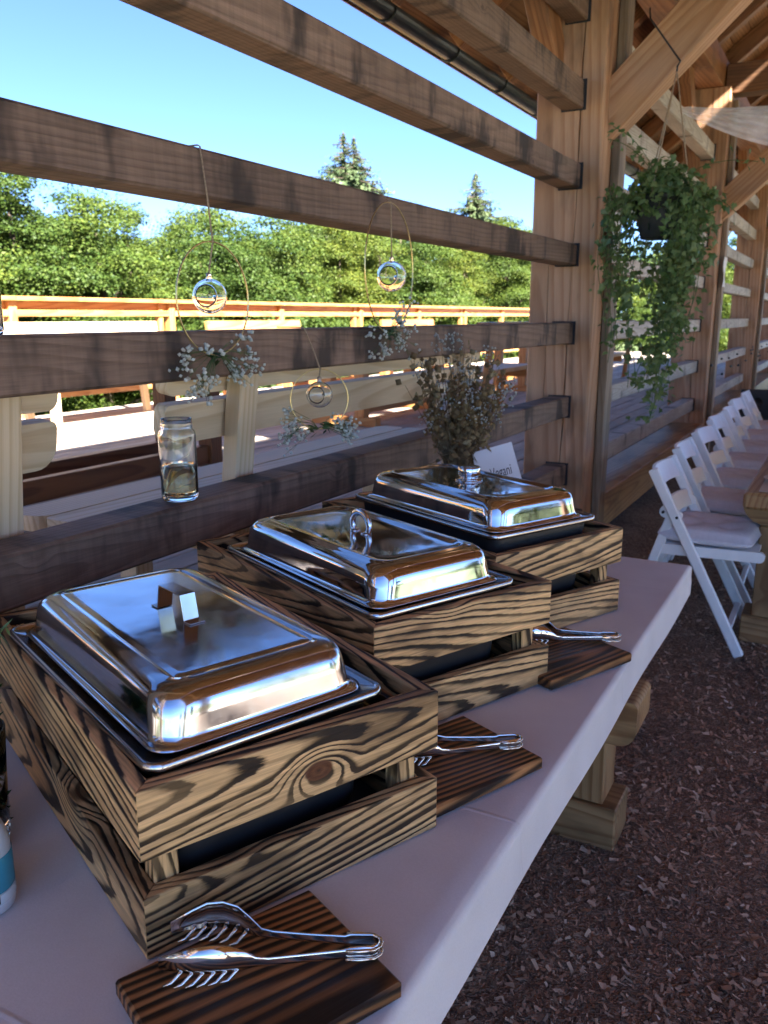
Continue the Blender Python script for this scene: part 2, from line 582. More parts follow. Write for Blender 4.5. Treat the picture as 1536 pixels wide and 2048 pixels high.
g = G('chip_floor')
tc = g.n('TexCoord').outputs['Object']
vo = g.n('TexVoronoi', {'Vector': g.mix(.12, tc, g.n('TexNoise', {'Vector': tc, 'Scale': 25.0}).outputs[1]), 'Scale': 90.0})
c = g.ramp(g.n('SeparateColor', {0: vo.outputs['Color']}).outputs[0], ((0, (.25, .155, .100)), (.35, (.41, .270, .180)), (.7, (.54, .38, .26)), (1, (.62, .47, .34))))
lf = g.noise(tc, 1.6, 4.0, .6)
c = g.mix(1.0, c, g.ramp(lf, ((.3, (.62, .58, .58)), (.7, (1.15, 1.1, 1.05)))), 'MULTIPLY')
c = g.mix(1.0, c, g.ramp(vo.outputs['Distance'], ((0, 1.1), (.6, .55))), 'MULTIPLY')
g.fin(Base_Color=c, Roughness=.9, Normal=g.n('Bump', {'Strength': .9, 'Distance': .012, 'Height': vo.outputs['Distance']}).outputs[0])
CHIPF = g.m
fv, ff = [], []
NX, NY = 60, 150
for j in range(NY + 1):
    for i in range(NX + 1):
        x, y = -1.55 + 6.8 * i / NX, -2.6 + 20.8 * j / NY
        h = .008 * math.sin(x * 3.1 + math.sin(y * 1.7)) * math.sin(y * 2.3 + 1) + rnd.uniform(0, .006)
        if x < -1.0:
            h += .10 * min(1, (-1.0 - x) / .35)
        fv.append((x, y, h))
for j in range(NY):
    for i in range(NX):
        a = j * (NX + 1) + i
        ff.append((a, a + 1, a + NX + 2, a + NX + 1))
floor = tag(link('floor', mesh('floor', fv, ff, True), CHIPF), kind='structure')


def make_chips():
    rs = np.random.RandomState(3)
    P = []
    # densest where the camera looks down on the floor
    n = 95000
    y = .75 + 6.5 * rs.rand(n) ** 1.7
    x = -1.1 + rs.rand(n) * (1.6 + .62 * y)
    z = .004 + .014 * rs.rand(n)
    L = (.004 + .010 * rs.rand(n) ** 2.6) * (1 + .06 * y)
    W = L * (.18 + .42 * rs.rand(n))
    yaw = rs.rand(n) * 6.283
    pit = rs.randn(n) * .35
    rol = rs.randn(n) * .45
    big = rs.rand(n) < .0015
    L[big] *= 1.8; W[big] *= 1.8
    cy, sy_, cp, sp, cr, sr = np.cos(yaw), np.sin(yaw), np.cos(pit), np.sin(pit), np.cos(rol), np.sin(rol)
    ux = np.stack([cy * cp, sy_ * cp, sp], 1)
    vx = np.stack([-sy_ * cr, cy * cr, sr], 1)
    c = np.stack([x, y, z], 1)
    k = rs.uniform(.5, 1.0, (4, n, 1))
    q = [c - ux * L[:, None] * k[0] - vx * W[:, None] * .7, c + ux * L[:, None] * .8 - vx * W[:, None] * k[1],
         c + ux * L[:, None] * k[2] + vx * W[:, None], c - ux * L[:, None] * .9 + vx * W[:, None] * k[3]]
    V = np.stack(q, 1).reshape(-1, 3)
    me = quads('wood_chips', V, n)
    g = G('wood_chip')
    ri = g.n('NewGeometry').outputs['Random Per Island']
    cc = g.ramp(ri, ((0, (.23, .142, .092)), (.3, (.39, .255, .168)), (.6, (.50, .345, .232)), (.85, (.57, .42, .29)), (.97, (.62, .49, .36)), (1, (.66, .58, .48))))
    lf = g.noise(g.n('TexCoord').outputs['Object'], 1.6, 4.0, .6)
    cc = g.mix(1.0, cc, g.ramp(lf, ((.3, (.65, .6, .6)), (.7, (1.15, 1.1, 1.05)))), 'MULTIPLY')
    g.fin(Base_Color=cc, Roughness=.85)
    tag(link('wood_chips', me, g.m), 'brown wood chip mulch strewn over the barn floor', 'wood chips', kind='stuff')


def quads(name, V, n, smooth=False):
    me = bpy.data.meshes.new(name)
    me.vertices.add(len(V))
    me.vertices.foreach_set('co', np.asarray(V, dtype=np.float32).ravel())
    me.loops.add(n * 4)
    me.loops.foreach_set('vertex_index', np.arange(n * 4, dtype=np.int32))
    me.polygons.add(n)
    me.polygons.foreach_set('loop_start', np.arange(0, n * 4, 4, dtype=np.int32))
    me.polygons.foreach_set('loop_total', np.full(n, 4, dtype=np.int32))
    me.update(calc_edges=True)
    return me


make_chips()

# ------------------------------------------------------------------ barn
barn = empty('timber_barn', (-1.3, 0, 0), 0, 'open timber barn with larch posts, horizontal rails and an orange wooden roof', 'barn')
BARN_OFF = T(1.3, 0, 0)


def bbar(name, mat, lo, hi, parent=None, axis=None, b=.005):
    o = Vector((1.3, 0, 0))
    return bar(name, mat, parent or barn, Vector(lo) + o, Vector(hi) + o, axis, b)


def bspan(name, mat, p0, p1, wd, h, up=(0, 0, 1), parent=None, b=.005):
    o = Vector((1.3, 0, 0))
    return span(name, mat, parent or barn, Vector(p0) + o, Vector(p1) + o, wd, h, up, b)


POST_Y = [-2.3, 0.2, 4.25, 8.3, 12.35, 16.4]
PX0, PX1, PD = -1.475, -1.145, .30
RAILS = [(.60, .707), (.955, 1.057), (1.325, 1.428), (1.705, 1.803), (2.065, 2.175), (2.42, 2.545), (2.80, 2.92)]


def post_mesh(H, wx, wy, seed, crack=True):
    """local X up, local Y = world x, local Z = world y; drying cracks cut into the face towards -Z"""
    r = random.Random(seed)
    st = 22
    V, F = [], []
    off = .035
    off2 = -.075
    rings = []
    for s in range(st + 1):
        h = H * s / st - H / 2
        off += r.uniform(-.006, .006)
        off2 += r.uniform(-.005, .005)
        wv = .0035 * (1 if crack else 0) * (0.6 + .4 * math.sin(s * .7 + seed)) + .0004
        wv2 = max(.0003, .002 * math.sin(s * .45 + 1.3 * seed))
        b = .008
        hx, hy = wx / 2, wy / 2
        sec = [(-hx + b, -hy), (off2 - wv2, -hy), (off2, -hy + wv2 * 9), (off2 + wv2, -hy), (off - wv, -hy), (off, -hy + .035), (off + wv, -hy), (hx - b, -hy), (hx, -hy + b),
               (hx, hy - b), (hx - b, hy), (-hx + b, hy), (-hx, hy - b), (-hx, -hy + b)]
        rings.append([(h, a + r.uniform(-.0008, .0008), c) for a, c in sec])
    n = len(rings[0])
    for ring in rings:
        V += ring
    for s in range(st):
        for k in range(n):
            l = (k + 1) % n
            F.append((s * n + k, s * n + l, (s + 1) * n + l, (s + 1) * n + k)[::-1])
    F.append(tuple(range(n)))
    F.append(tuple(st * n + k for k in range(n))[::-1])
    return mesh('post', V, F)


UPM = Matrix(((0, 1, 0, 0), (0, 0, 1, 0), (1, 0, 0, 0), (0, 0, 0, 1)))
for i, py in enumerate(POST_Y):
    H = 3.38
    m = T((PX0 + PX1) / 2 + 1.3, py + PD / 2, H / 2) @ UPM
    p = link('post', post_mesh(H, PX1 - PX0, PD, i + 1), POST, barn, m)
    if i >= 1:
        bbar('batten', BATTEN, (PX1 + .003, py + .17, .1), (PX1 + .045, py + .30, 3.3))
    if i + 1 < len(POST_Y):
        y0, y1 = py + PD, POST_Y[i + 1]
        if i >= 0:
            for k, (z0, z1) in enumerate(RAILS):
                j = rnd.uniform(-.004, .004)
                bbar('rail', RAIL if i < 2 else RAIL_LIT, (-1.345 + j, y0 - .002, z0), (-1.24 + j, y1 + .002, z1), b=.006)
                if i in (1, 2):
                    # black collar: shade of the socket round the rail end put into colour
                    bbar('mortise_shade', INK, (-1.349 + j, y1 - .003, z0 - .006), (-1.228 + j, y1 + .03, z1 + .006), b=.001)
        bbar('sill_beam', TABLEW if i >= 2 else RAIL, (-1.42, y0 + .001, .27), (-1.14, y1 - .001, .48))
    # tie beam, braces
    if i >= 1:
        bbar('tie_beam', ROOFW, (-1.20, py + .05, 3.33), (4.84, py + .25, 3.57))
        bspan('brace', POST, (-1.22, py + .17, 2.36), (-.10, py + .17, 3.42), .14, .21)
        bspan('brace', ROOFW, (-1.40, py + .01, 2.62), (-1.40, py - .85, 3.47), .10, .15)
        if i < 5:
            bspan('brace', ROOFW, (-1.40, py + PD - .01, 2.62), (-1.40, py + PD + .85, 3.47), .10, .15)
    bbar('post', POST, (4.8, py, 0), (5.1, py + .3, 3.38))
bbar('wall_plate', ROOFW, (-1.42, -2.4, 3.384), (-1.21, 18.0, 3.62))
bbar('wall_plate', ROOFW, (4.85, -2.4, 3.384), (5.06, 18.0, 3.62))

TAN = .781
SL = math.sqrt(1 + TAN * TAN)
roof = bbar('roof', ROOFW, (1.77, -2.5, 5.90), (1.93, 18.1, 6.08))      # ridge beam carries the roof's pieces


def roof_z(x):                                   # underside of the rafters
    return 3.62 + (min(x, 3.7 - x) + 1.31) * TAN


y = -2.4
while y < 18.1:
    for s in (0, 1):
        a = (-2.16, y, roof_z(-2.16)); bpt = (1.845, y, roof_z(1.845))
        if s: a, bpt = (5.86, y, roof_z(5.86)), (1.855, y, roof_z(1.855))
        n = Vector((-TAN, 0, 1)).normalized() if not s else Vector((TAN, 0, 1)).normalized()
        a = Vector(a) + n * .07; bpt = Vector(bpt) + n * .07
        bspan('rafter', ROOFW, a, bpt, .09, .14, parent=roof)
    y += .81
wdt = .172
k = 0
while True:
    d = .0 + k * (wdt + .004)
    x = -2.26 + (d + wdt / 2) / SL
    if x > 1.78: break
    for s in (0, 1):
        xx = x if not s else 3.7 - x
        n = Vector((-TAN, 0, 1)).normalized() if not s else Vector((TAN, 0, 1)).normalized()
        p = Vector((xx, 0, roof_z(xx))) + n * .1535
        bspan('plank', ROOFW, (p.x, -2.5, p.z), (p.x, 18.2, p.z), wdt, .024, up=n, parent=roof, b=.003)
    k += 1
# dark roofing over the planks
for s in (0, 1):
    n = Vector((-TAN, 0, 1)).normalized() if not s else Vector((TAN, 0, 1)).normalized()
    x0, x1 = (-2.3, 1.85) if not s else (6.0, 1.855)
    a = Vector((x0, 7.85, roof_z(x0))) + n * .185
    c2 = Vector((x1, 7.85, roof_z(x1))) + n * .185
    bspan('covering', BROWN, a, c2, 20.8, .03, parent=roof)
# gutter: half-round trough with wire brackets
GX, GZ, GR = -2.33, 3.03, .062
prof = []
for k in range(13):
    a = math.pi * k / 12
    prof.append((math.cos(a) * GR, -math.sin(a) * GR))
for k in range(12, -1, -1):
    a = math.pi * k / 12
    prof.append((math.cos(a) * (GR - .004), -math.sin(a) * (GR - .004)))
v, f = prism(prof, 20.6, 'y')
gut = link('gutter', mesh('gutter', v, f), DARKMETAL, barn, T(GX + 1.3, 7.8, GZ))
yy = -2.2
while yy < 17.5:
    pts = [(GX + 1.3 + math.cos(a) * (GR + .005), yy, GZ - math.sin(a) * (GR + .005)) for a in [math.pi * k / 10 for k in range(11)]]
    pts.append((GX + 1.3 - GR - .005, yy, GZ + .015))
    v, f = tube([(GX + 1.3 + GR + .005, yy, GZ + .04)] + pts, .006, 6)
    link('bracket', mesh('bracket', v, f, True), DARKMETAL, gut)
    yy += .81
# downpipe behind the second and third post
v, f = tube([(GX + .02, 12.0, 2.95), (GX + .02, 12.0, 2.75), (-1.70, 12.0, 2.35), (-1.62, 12.0, 2.2), (-1.62, 12.0, .5)], .055, 12)
link('downpipe', mesh('downpipe', [Vector(p) + Vector((1.3, 0, 0)) for p in v], f, True), DARKMETAL, barn)

# ------------------------------------------------------------------ deck outside
DZ = .50
deck = tag(bar('deck', BROWN, None, (-7.0, -4, DZ - .24), (-1.62, 24, DZ - .05), 1), kind='structure')
OM[deck] = deck.matrix_basis.copy()
x = -6.98
row = 0
while x < -1.66:
    cuts = [-4.0] + [c for c in ((1.0 if row % 2 else 4.4), (7.2 if row % 2 else 10.4), (14.0 if row % 2 else 16.5))] + [24.0]
    for a, b_ in zip(cuts[:-1], cuts[1:]):
        dz = rnd.uniform(-.0015, .0015)
        bar('plank', DECKW, deck, (x, a + .002, DZ - .03 + dz), (x + .138, b_ - .002, DZ + dz), 1, .004)
    x += .145
    row += 1

# railing along the far edge of the deck
rail = empty('deck_railing', (-6.95, 5, DZ), 0, 'orange-stained timber railing along the far edge of the deck', 'railing')
RO = Vector((6.95, -5, -DZ))


def rb(name, mat, lo, hi, axis=None): return bar(name, mat, rail, Vector(lo) + RO, Vector(hi) + RO, axis)


ys = [-3.0, -.9, 1.2, 3.3, 5.42, 7.56, 9.73, 11.9, 14.0, 16.1, 18.2, 20.3, 22.4]
for i, yy in enumerate(ys):
    rb('post', ORANGE, (-7.0, yy - .045, DZ - .2), (-6.91, yy + .045, 1.597))
    if i + 1 < len(ys):
        y1 = ys[i + 1]
        rb('board', ORANGE, (-6.985, yy + .047, 1.525), (-6.955, y1 - .047, 1.597))
        rb('board', ORANGE, (-6.945, yy + .047, 1.455), (-6.91, y1 - .047, 1.518))
        rb('board', ORANGE, (-6.945, yy + .047, 1.02), (-6.91, y1 - .047, 1.14))
        rb('board', ORANGE, (-6.945, yy + .047, .66), (-6.91, y1 - .047, .78))
        rb('top_cap', ORANGE, (-7.06, yy + .001, 1.60), (-6.85, y1 - .001, 1.642))
    if i in (5, 7, 9):
        rb('post', ORANGE, (-7.0, yy - .20, DZ - .2), (-6.93, yy - .13, 1.597))


# ------------------------------------------------------------------ benches and tables on the deck
def rounded_board(L, h, t, r, n=6):
    """outline in x-z with rounded lower corners and slightly rounded upper ones"""
    P = []
    def arc(cx, cz, rad, a0, a1):
        for k in range(n + 1):
            a = R(a0 + (a1 - a0) * k / n)
            P.append((cx + math.cos(a) * rad, cz + math.sin(a) * rad))
    r2 = r * .35
    arc(L / 2 - r, -h / 2 + r, r, -90, 0)
    arc(L / 2 - r2, h / 2 - r2, r2, 0, 90)
    arc(-L / 2 + r2, h / 2 - r2, r2, 90, 180)
    arc(-L / 2 + r, -h / 2 + r, r, 180, 270)
    return prism(P, t, 'y')


def bench(name, mat, mat2, L, label, group=None):
    """length along local x, backrest on local +y, feet at z 0"""
    t = empty(name, (0, 0, 0), 0, label, 'bench', group)
    for k in range(3):
        y0 = -.295 + k * .150
        v, f = prism([(p[0], p[1]) for p in _round_rect(L, .140, .02 if k else .05)], .042, 'z')
        link('seat_slat', mesh('seat_slat', v, f), mat, t, T(0, y0 + .070, .43))
    tilt = .16
    for k, (z0, z1) in enumerate(((.655, .755), (.775, .905))):
        h = z1 - z0
        v, f = rounded_board(L - .14, h, .035, .05 if k == 0 else .025)
        zc = (z0 + z1) / 2
        link('back_board', mesh('back_board', v, f), mat, t, T(0, .165 + (zc - .45) * tilt, zc) @ Matrix.Rotation(-math.atan(tilt), 4, 'X'))
    for s in (-1, 1):
        xx = s * (L / 2 - .32)
        span('back_post', mat, t, (xx, .175, .0), (xx, .205 + .46 * tilt, .90), .075, .05, (0, 1, 0))
        bar('leg', mat2, t, (xx - .035, -.19, 0), (xx + .035, -.12, .405))
        bar('side_rail', mat2, t, (xx - .03, -.115, .33), (xx + .03, .145, .405))
    return t


def _round_rect(w_, h_, r, n=5):
    P = []
    for (cx, cy, a0) in ((w_ / 2 - r, h_ / 2 - r, 0), (-w_ / 2 + r, h_ / 2 - r, 90), (-w_ / 2 + r, -h_ / 2 + r, 180), (w_ / 2 - r, -h_ / 2 + r, 270)):
        for k in range(n + 1):
            a = R(a0 + 90 * k / n)
            P.append((cx + math.cos(a) * r, cy + math.sin(a) * r))
    return P


def place(o, x, y, z, rz, label=None):
    o.location = (x, y, z)
    o.rotation_euler = (0, 0, rz)
    if label: o['label'] = label
    return o


pb = bench('garden_bench', PALE, PALE, 2.07, 'pale unstained bench just outside the rails, behind the half-full jar')
place(pb, -1.64, 2.465, DZ, -math.pi / 2)
b2 = copy_tree(pb)
place(b2, -1.64, .22, DZ, -math.pi / 2, 'pale unstained bench outside the rails at the left edge of the picture')
for ch in b2.children:
    if ch.name.startswith('back_post') and ch.matrix_basis.translation.x < 0:
        ch.matrix_basis = T(-.085, 0, 0) @ ch.matrix_basis
b3 = copy_tree(pb)
place(b3, -6.15, 5.75, DZ, math.pi / 2, 'sunlit pale bench against the deck railing at far left')
ob = bench('garden_bench', ORANGE, ORANGE, 2.0, 'orange-stained bench against the deck railing, behind the left glass bauble')
place(ob, -6.2, 8.5, DZ, math.pi / 2)
for (x, y, rz, lb) in ((-6.2, 12.6, math.pi / 2, 'orange-stained bench against the railing, left of the big post'),
                       (-3.15, 8.0, -math.pi / 2, 'orange-stained bench with its back to the barn, seen beside the dried bouquet'),
                       (-3.0, 11.6, -math.pi / 2, 'orange-stained bench seen through the rails behind the hanging ivy')):
    place(copy_tree(ob), x, y, DZ, rz, lb)


def table(name, mat, L, W, label):
    t = empty(name, (0, 0, 0), 0, label, 'table')
    n = 6
    for k in range(n):
        y0 = -W / 2 + k * W / n
        bar('top_plank', mat, t, (-L / 2, y0 + .003, .715), (L / 2, y0 + W / n - .003, .755), 0)
    for s in (-1, 1):
        xx = s * (L / 2 - .25)
        for q in (-1, 1):
            bar('leg', mat, t, (xx - .05, q * .17 - .05, .08), (xx + .05, q * .17 + .05, .64))
        bar('foot_beam', mat, t, (xx - .045, -.34, 0), (xx + .045, .34, .08), 1)
        bar('cross_beam', mat, t, (xx - .045, -.33, .642), (xx + .045, .33, .713), 1)
    bar('stretcher', mat, t, (-L / 2 + .30, .17 - .03, .11), (L / 2 - .30, .17 + .03, .22), 0)
    bar('stretcher', mat, t, (-L / 2 + .30, -.17 - .03, .11), (L / 2 - .30, -.17 + .03, .22), 0)
    return t


tb = table('deck_table', BROWN, 2.3, .85, 'dark brown timber table on the deck, behind the nearest pale bench')
place(tb, -3.45, 2.95, DZ, math.pi / 2)
t2 = table('deck_table', ORANGE, 2.1, .85, 'orange-stained timber table on the deck, behind the dried bouquet')
place(t2, -3.95, 7.3, DZ, math.pi / 2)
place(copy_tree(t2), -3.9, 11.4, DZ, math.pi / 2, 'orange-stained deck table seen through the rails beyond the big post')
place(copy_tree(t2), -5.3, 8.6, DZ, math.pi / 2, 'orange-stained timber table in front of the railing bench')

# ------------------------------------------------------------------ buffet table and cloth
TZ = .76                       # height of the cloth
TX0, TX1, TY0, TY1 = -1.19, -.335, -.7, 2.47


def trestle(name, t, mat, yc, x0, x1, top):
    """a table leg frame standing across the table (along x) at yc"""
    v, f = rounded_board(x1 - x0 + .10, .13, .17, .05)
    link('cross_beam', mesh('cross_beam', v, f), mat, t, T((x0 + x1) / 2, yc, .395))
    bar('leg', mat, t, ((x0 + .03), yc - .065, .13), (x0 + .20, yc + .065, top - .001))
    bar('leg', mat, t, ((x1 - .20), yc - .065, .13), (x1 - .03, yc + .065, top - .001))
    bar('foot_beam', mat, t, (x0 - .01, yc - .075, .0), (x1 + .01, yc + .075, .129), 0)


bt = empty('buffet_table', (0, 0, 0.004), 0, 'heavy timber trestle table under the white buffet cloth', 'table')
for k in range(4):
    a = TX0 + .01 + k * (TX1 - TX0 - .02) / 4
    bar('top_plank', TABLEW, bt, (a + .002, TY0 + .02, TZ - .06), (a + (TX1 - TX0 - .02) / 4 - .002, TY1 - .02, TZ - .010), 1)
trestle('trestle', bt, TABLEW, 2.19, -1.08, -.44, TZ - .061)
trestle('trestle', bt, TABLEW, -.2, -1.08, -.44, TZ - .061)


def make_cloth():
    g = G('table_cloth')
    tc = g.n('TexCoord').outputs['Object']
    fine = g.noise(tc, 420.0, 2.0, .7)
    big = g.noise(tc, 5.0, 3.0, .5)
    c = g.mix(g.rng(big, .35, .7, 0, 1), (.64, .635, .65), (.56, .55, .57))
    c = g.mix(1.0, c, g.ramp(fine, ((.3, .94), (.7, 1.03))), 'MULTIPLY')
    g.fin(Base_Color=c, Roughness=.78, Normal=g.n('Bump', {'Strength': .2, 'Distance': .004, 'Height': g.ma('ADD', g.ma('MULTIPLY', fine, .3), big)}).outputs[0])
    tx = g.n('SeparateXYZ', {0: tc})
    cre = 0.0
    for (ax_, pos) in ((1, .45), (1, 1.02), (1, 1.62), (1, 2.2), (0, -.56)):
        dd = g.ma('ABSOLUTE', g.ma('SUBTRACT', tx.outputs[ax_], g.ma('MULTIPLY_ADD', big, .02, pos - .01)))
        cre = g.ma('ADD', cre, g.rng(dd, 0.0, .006, 1.0, 0.0, True))
    b2_ = g.n('Bump', {'Strength': .35, 'Distance': .003, 'Height': cre, 'Normal': g.b.inputs['Normal'].links[0].from_socket}).outputs[0]
    g.set(g.b.inputs['Normal'], b2_)
    drop = .088
    def prof(s, width):
        """s runs across: returns (offset inside, drop) with a soft fold"""
        return s
    V, F = [], []
    # cross section parameter across x: left flat edge -> right fold -> drop
    xs = [(TX0 + (TX1 - .012 - TX0) * i / 30, 0.0) for i in range(31)]
    rr = .012
    for k in range(1, 7):
        a = math.pi / 2 * k / 6
        xs.append((TX1 - rr + math.sin(a) * rr, -(1 - math.cos(a)) * rr))
    for k in range(1, 9):
        xs.append((TX1 + .004 * (k / 8) ** 2, -rr - (drop - rr) * k / 8))
    ysn = [(TY0 + (TY1 - .012 - TY0) * j / 110, 0.0) for j in range(111)]
    for k in range(1, 7):
        a = math.pi / 2 * k / 6
        ysn.append((TY1 - rr + math.sin(a) * rr, -(1 - math.cos(a)) * rr))
    for k in range(1, 9):
        ysn.append((TY1 + .004 * (k / 8) ** 2, -rr - (drop - rr) * k / 8))
    for j, (y, dy) in enumerate(ysn):
        for i, (x, dx) in enumerate(xs):
            z = min(dx, dy)
            w1 = .0022 * math.sin(y * 5.3 + math.sin(x * 9)) * math.sin(x * 6.1 + y * 1.3)
            if dx == 0 and dy == 0:
                z += w1 * .6
            else:
                wave = .002 * math.sin(y * 9.0 + 1.1)
                if dx < 0: x += wave * (-dx / drop)
                if dy < 0: y2 = y + .006 * math.sin(x * 14) * (-dy / drop)
                z += .004 * math.sin(y * 2.1 + .5) * (z / drop)
            # corner: cloth gathers downwards
            if dx < 0 and dy < 0:
                z = max(dx, dy) * .6 + min(dx, dy) * .55
            V.append((x, y, TZ + z))
    n = len(xs)
    for j in range(len(ysn) - 1):
        for i in range(n - 1):
            F.append((j * n + i, j * n + i + 1, (j + 1) * n + i + 1, (j + 1) * n + i))
    o = link('tablecloth', mesh('tablecloth', V, F, True), g.m)
    tag(o, 'white paper-like cloth over the buffet table, folded down at the edge', 'tablecloth')


make_cloth()

# ------------------------------------------------------------------ crates with chafing dishes
CA = R(24.5)
U = Vector((math.sin(CA), math.cos(CA), 0))          # along the crate's short front
Vv = Vector((-math.cos(CA), math.sin(CA), 0))        # along its long side, towards the rails
CROT = R(90 - 24.5)                                  # local x -> U, local y -> Vv
CW, CL, CH = .42, .672, .207
TOPZ = TZ + .003


def crate(corner, label):
    t = empty('wooden_crate', (corner[0], corner[1], TOPZ), CROT, label, 'crate', 'charred crates on the buffet table')
    th = .021
    for (z0, z1) in ((.0, .077), (.122, CH)):
        # mitred frame: front, back, left, right boards
        def mitre(L, name, m):
            h = z1 - z0
            a = L / 2
            V = [(-a, -th / 2, -h / 2), (a, -th / 2, -h / 2), (a - th, th / 2, -h / 2), (-a + th, th / 2, -h / 2),
                 (-a, -th / 2, h / 2), (a, -th / 2, h / 2), (a - th, th / 2, h / 2), (-a + th, th / 2, h / 2)]
            e = .0016   # eased outer edges
            V[0] = (-a + e * 0, -th / 2, -h / 2)
            F = [(3, 2, 1, 0), (4, 5, 6, 7), (0, 1, 5, 4), (1, 2, 6, 5), (2, 3, 7, 6), (3, 0, 4, 7)]
            me = mesh('crate_board', V, F)
            o = link(name, me, CHAR, t, m)
            bv = o.modifiers.new('edge', 'BEVEL'); bv.width = .0018; bv.segments = 2; bv.limit_method = 'ANGLE'
            return o
        zc = (z0 + z1) / 2
        fbd = mitre(CW, 'front_board', T(CW / 2, th / 2, zc))
        if 'knot' in label and z0 > .1:
            fbd.data.materials[0] = CHARK
        mitre(CW, 'back_board', T(CW / 2, CL - th / 2, zc) @ RZ(math.pi))
        mitre(CL, 'side_board', T(th / 2, CL / 2, zc) @ RZ(-math.pi / 2))
        mitre(CL, 'side_board', T(CW - th / 2, CL / 2, zc) @ RZ(math.pi / 2))
    s = .030
    for ix in (0, 1):
        for iy in (0, 1):
            x = th + .001 + s / 2 if ix == 0 else CW - th - .001 - s / 2
            y = th + .001 + s / 2 if iy == 0 else CL - th - .001 - s / 2
            bar('corner_post', CHAR, t, (x - s / 2, y - s / 2, .002), (x + s / 2, y + s / 2, .19), 2, .002)
    bar('bottom_board', BLACK, t, (th + .002, th + .002, .003), (CW - th - .002, CL - th - .002, .012), 1, .002)
    for x in (th + .001, CW - th - .013):
        bar('inner_batten', CHARB, t, (x, .06, .150), (x + .012, CL - .06, .18), 1, .002)
    return t


C1, C2, C3 = Vector((-.611, .571, 0)), Vector((-.626, 1.111, 0)), Vector((-.604, 1.593, 0))
crate(C1, 'largest, nearest charred wooden crate with a round knot on its front')
crate(C2, 'middle charred wooden crate, between the other two on the table')
crate(C3, 'farthest charred wooden crate, next to the big post')


def rr_ring(w_, l_, r, z, nc=7, ns=5):
    """closed ring of points of a rounded rectangle w_ x l_ with evenly subdivided straights"""
    P = []
    r = max(.0005, min(r, w_ / 2 - .001, l_ / 2 - .001))
    cs = [(w_ / 2 - r, -l_ / 2 + r, -90), (w_ / 2 - r, l_ / 2 - r, 0), (-w_ / 2 + r, l_ / 2 - r, 90), (-w_ / 2 + r, -l_ / 2 + r, 180)]
    for q, (cx, cy, a0) in enumerate(cs):
        arc = [(cx + math.cos(R(a0 + 90 * k / nc)) * r, cy + math.sin(R(a0 + 90 * k / nc)) * r) for k in range(nc + 1)]
        P += arc
        nx_, ny_, na = cs[(q + 1) % 4]
        nxt = (nx_ + math.cos(R(na)) * r, ny_ + math.sin(R(na)) * r)
        for k in range(1, ns):
            P.append((arc[-1][0] + (nxt[0] - arc[-1][0]) * k / ns, arc[-1][1] + (nxt[1] - arc[-1][1]) * k / ns))
    return [(x, y, z) for x, y in P]


def loft(rings, cap_end=True, cap_start=False):
    V, F = [], []
    n = len(rings[0])
    for r_ in rings: V += r_
    for i in range(len(rings) - 1):
        for k in range(n):
            l = (k + 1) % n
            F.append((i * n + k, i * n + l, (i + 1) * n + l, (i + 1) * n + k))
    if cap_end: F.append(tuple((len(rings) - 1) * n + k for k in range(n)))
    if cap_start: F.append(tuple(range(n))[::-1])
    return V, F


PW, PL = .335, .545


def pan(corner, off, zr, rot, label, mat):
    """food pan hung in the crate: rolled rim and a dark body"""
    c = corner + U * (off[0] + PW / 2) + Vv * (off[1] + PL / 2)
    t = empty('food_pan', (c.x, c.y, TOPZ + .012), CROT + rot, label, 'food pan', 'steel pans in the crates')
    z = zr - .012
    rings = [rr_ring(PW - .020, PL - .020, .02, z - .010), rr_ring(PW - .002, PL - .002, .022, z - .012), rr_ring(PW, PL, .022, z - .009), rr_ring(PW - .002, PL - .002, .021, z - .002), rr_ring(PW - .007, PL - .007, .02, z),
             rr_ring(PW - .012, PL - .012, .02, z - .0015), rr_ring(PW - .015, PL - .015, .019, z - .005), rr_ring(PW - .038, PL - .038, .03, z - .0055), rr_ring(PW - .044, PL - .044, .03, z - .011),
             rr_ring(PW - .05, PL - .05, .03, z - .06)]
    v, f = loft(rings, True, False)
    link('rim', mesh('rim', v, f, True), mat, t)
    rings = [rr_ring(PW - .026, PL - .026, .03, z - .010), rr_ring(PW - .03, PL - .03, .035, z - .05), rr_ring(PW - .045, PL - .045, .04, .02 + .03), rr_ring(PW - .06, PL - .06, .04, .020)]
    v, f = loft(rings, True, False)
    link('body', mesh('body', v, f[:-1] + [f[-1]], True), BLACK, t)
    return t, c


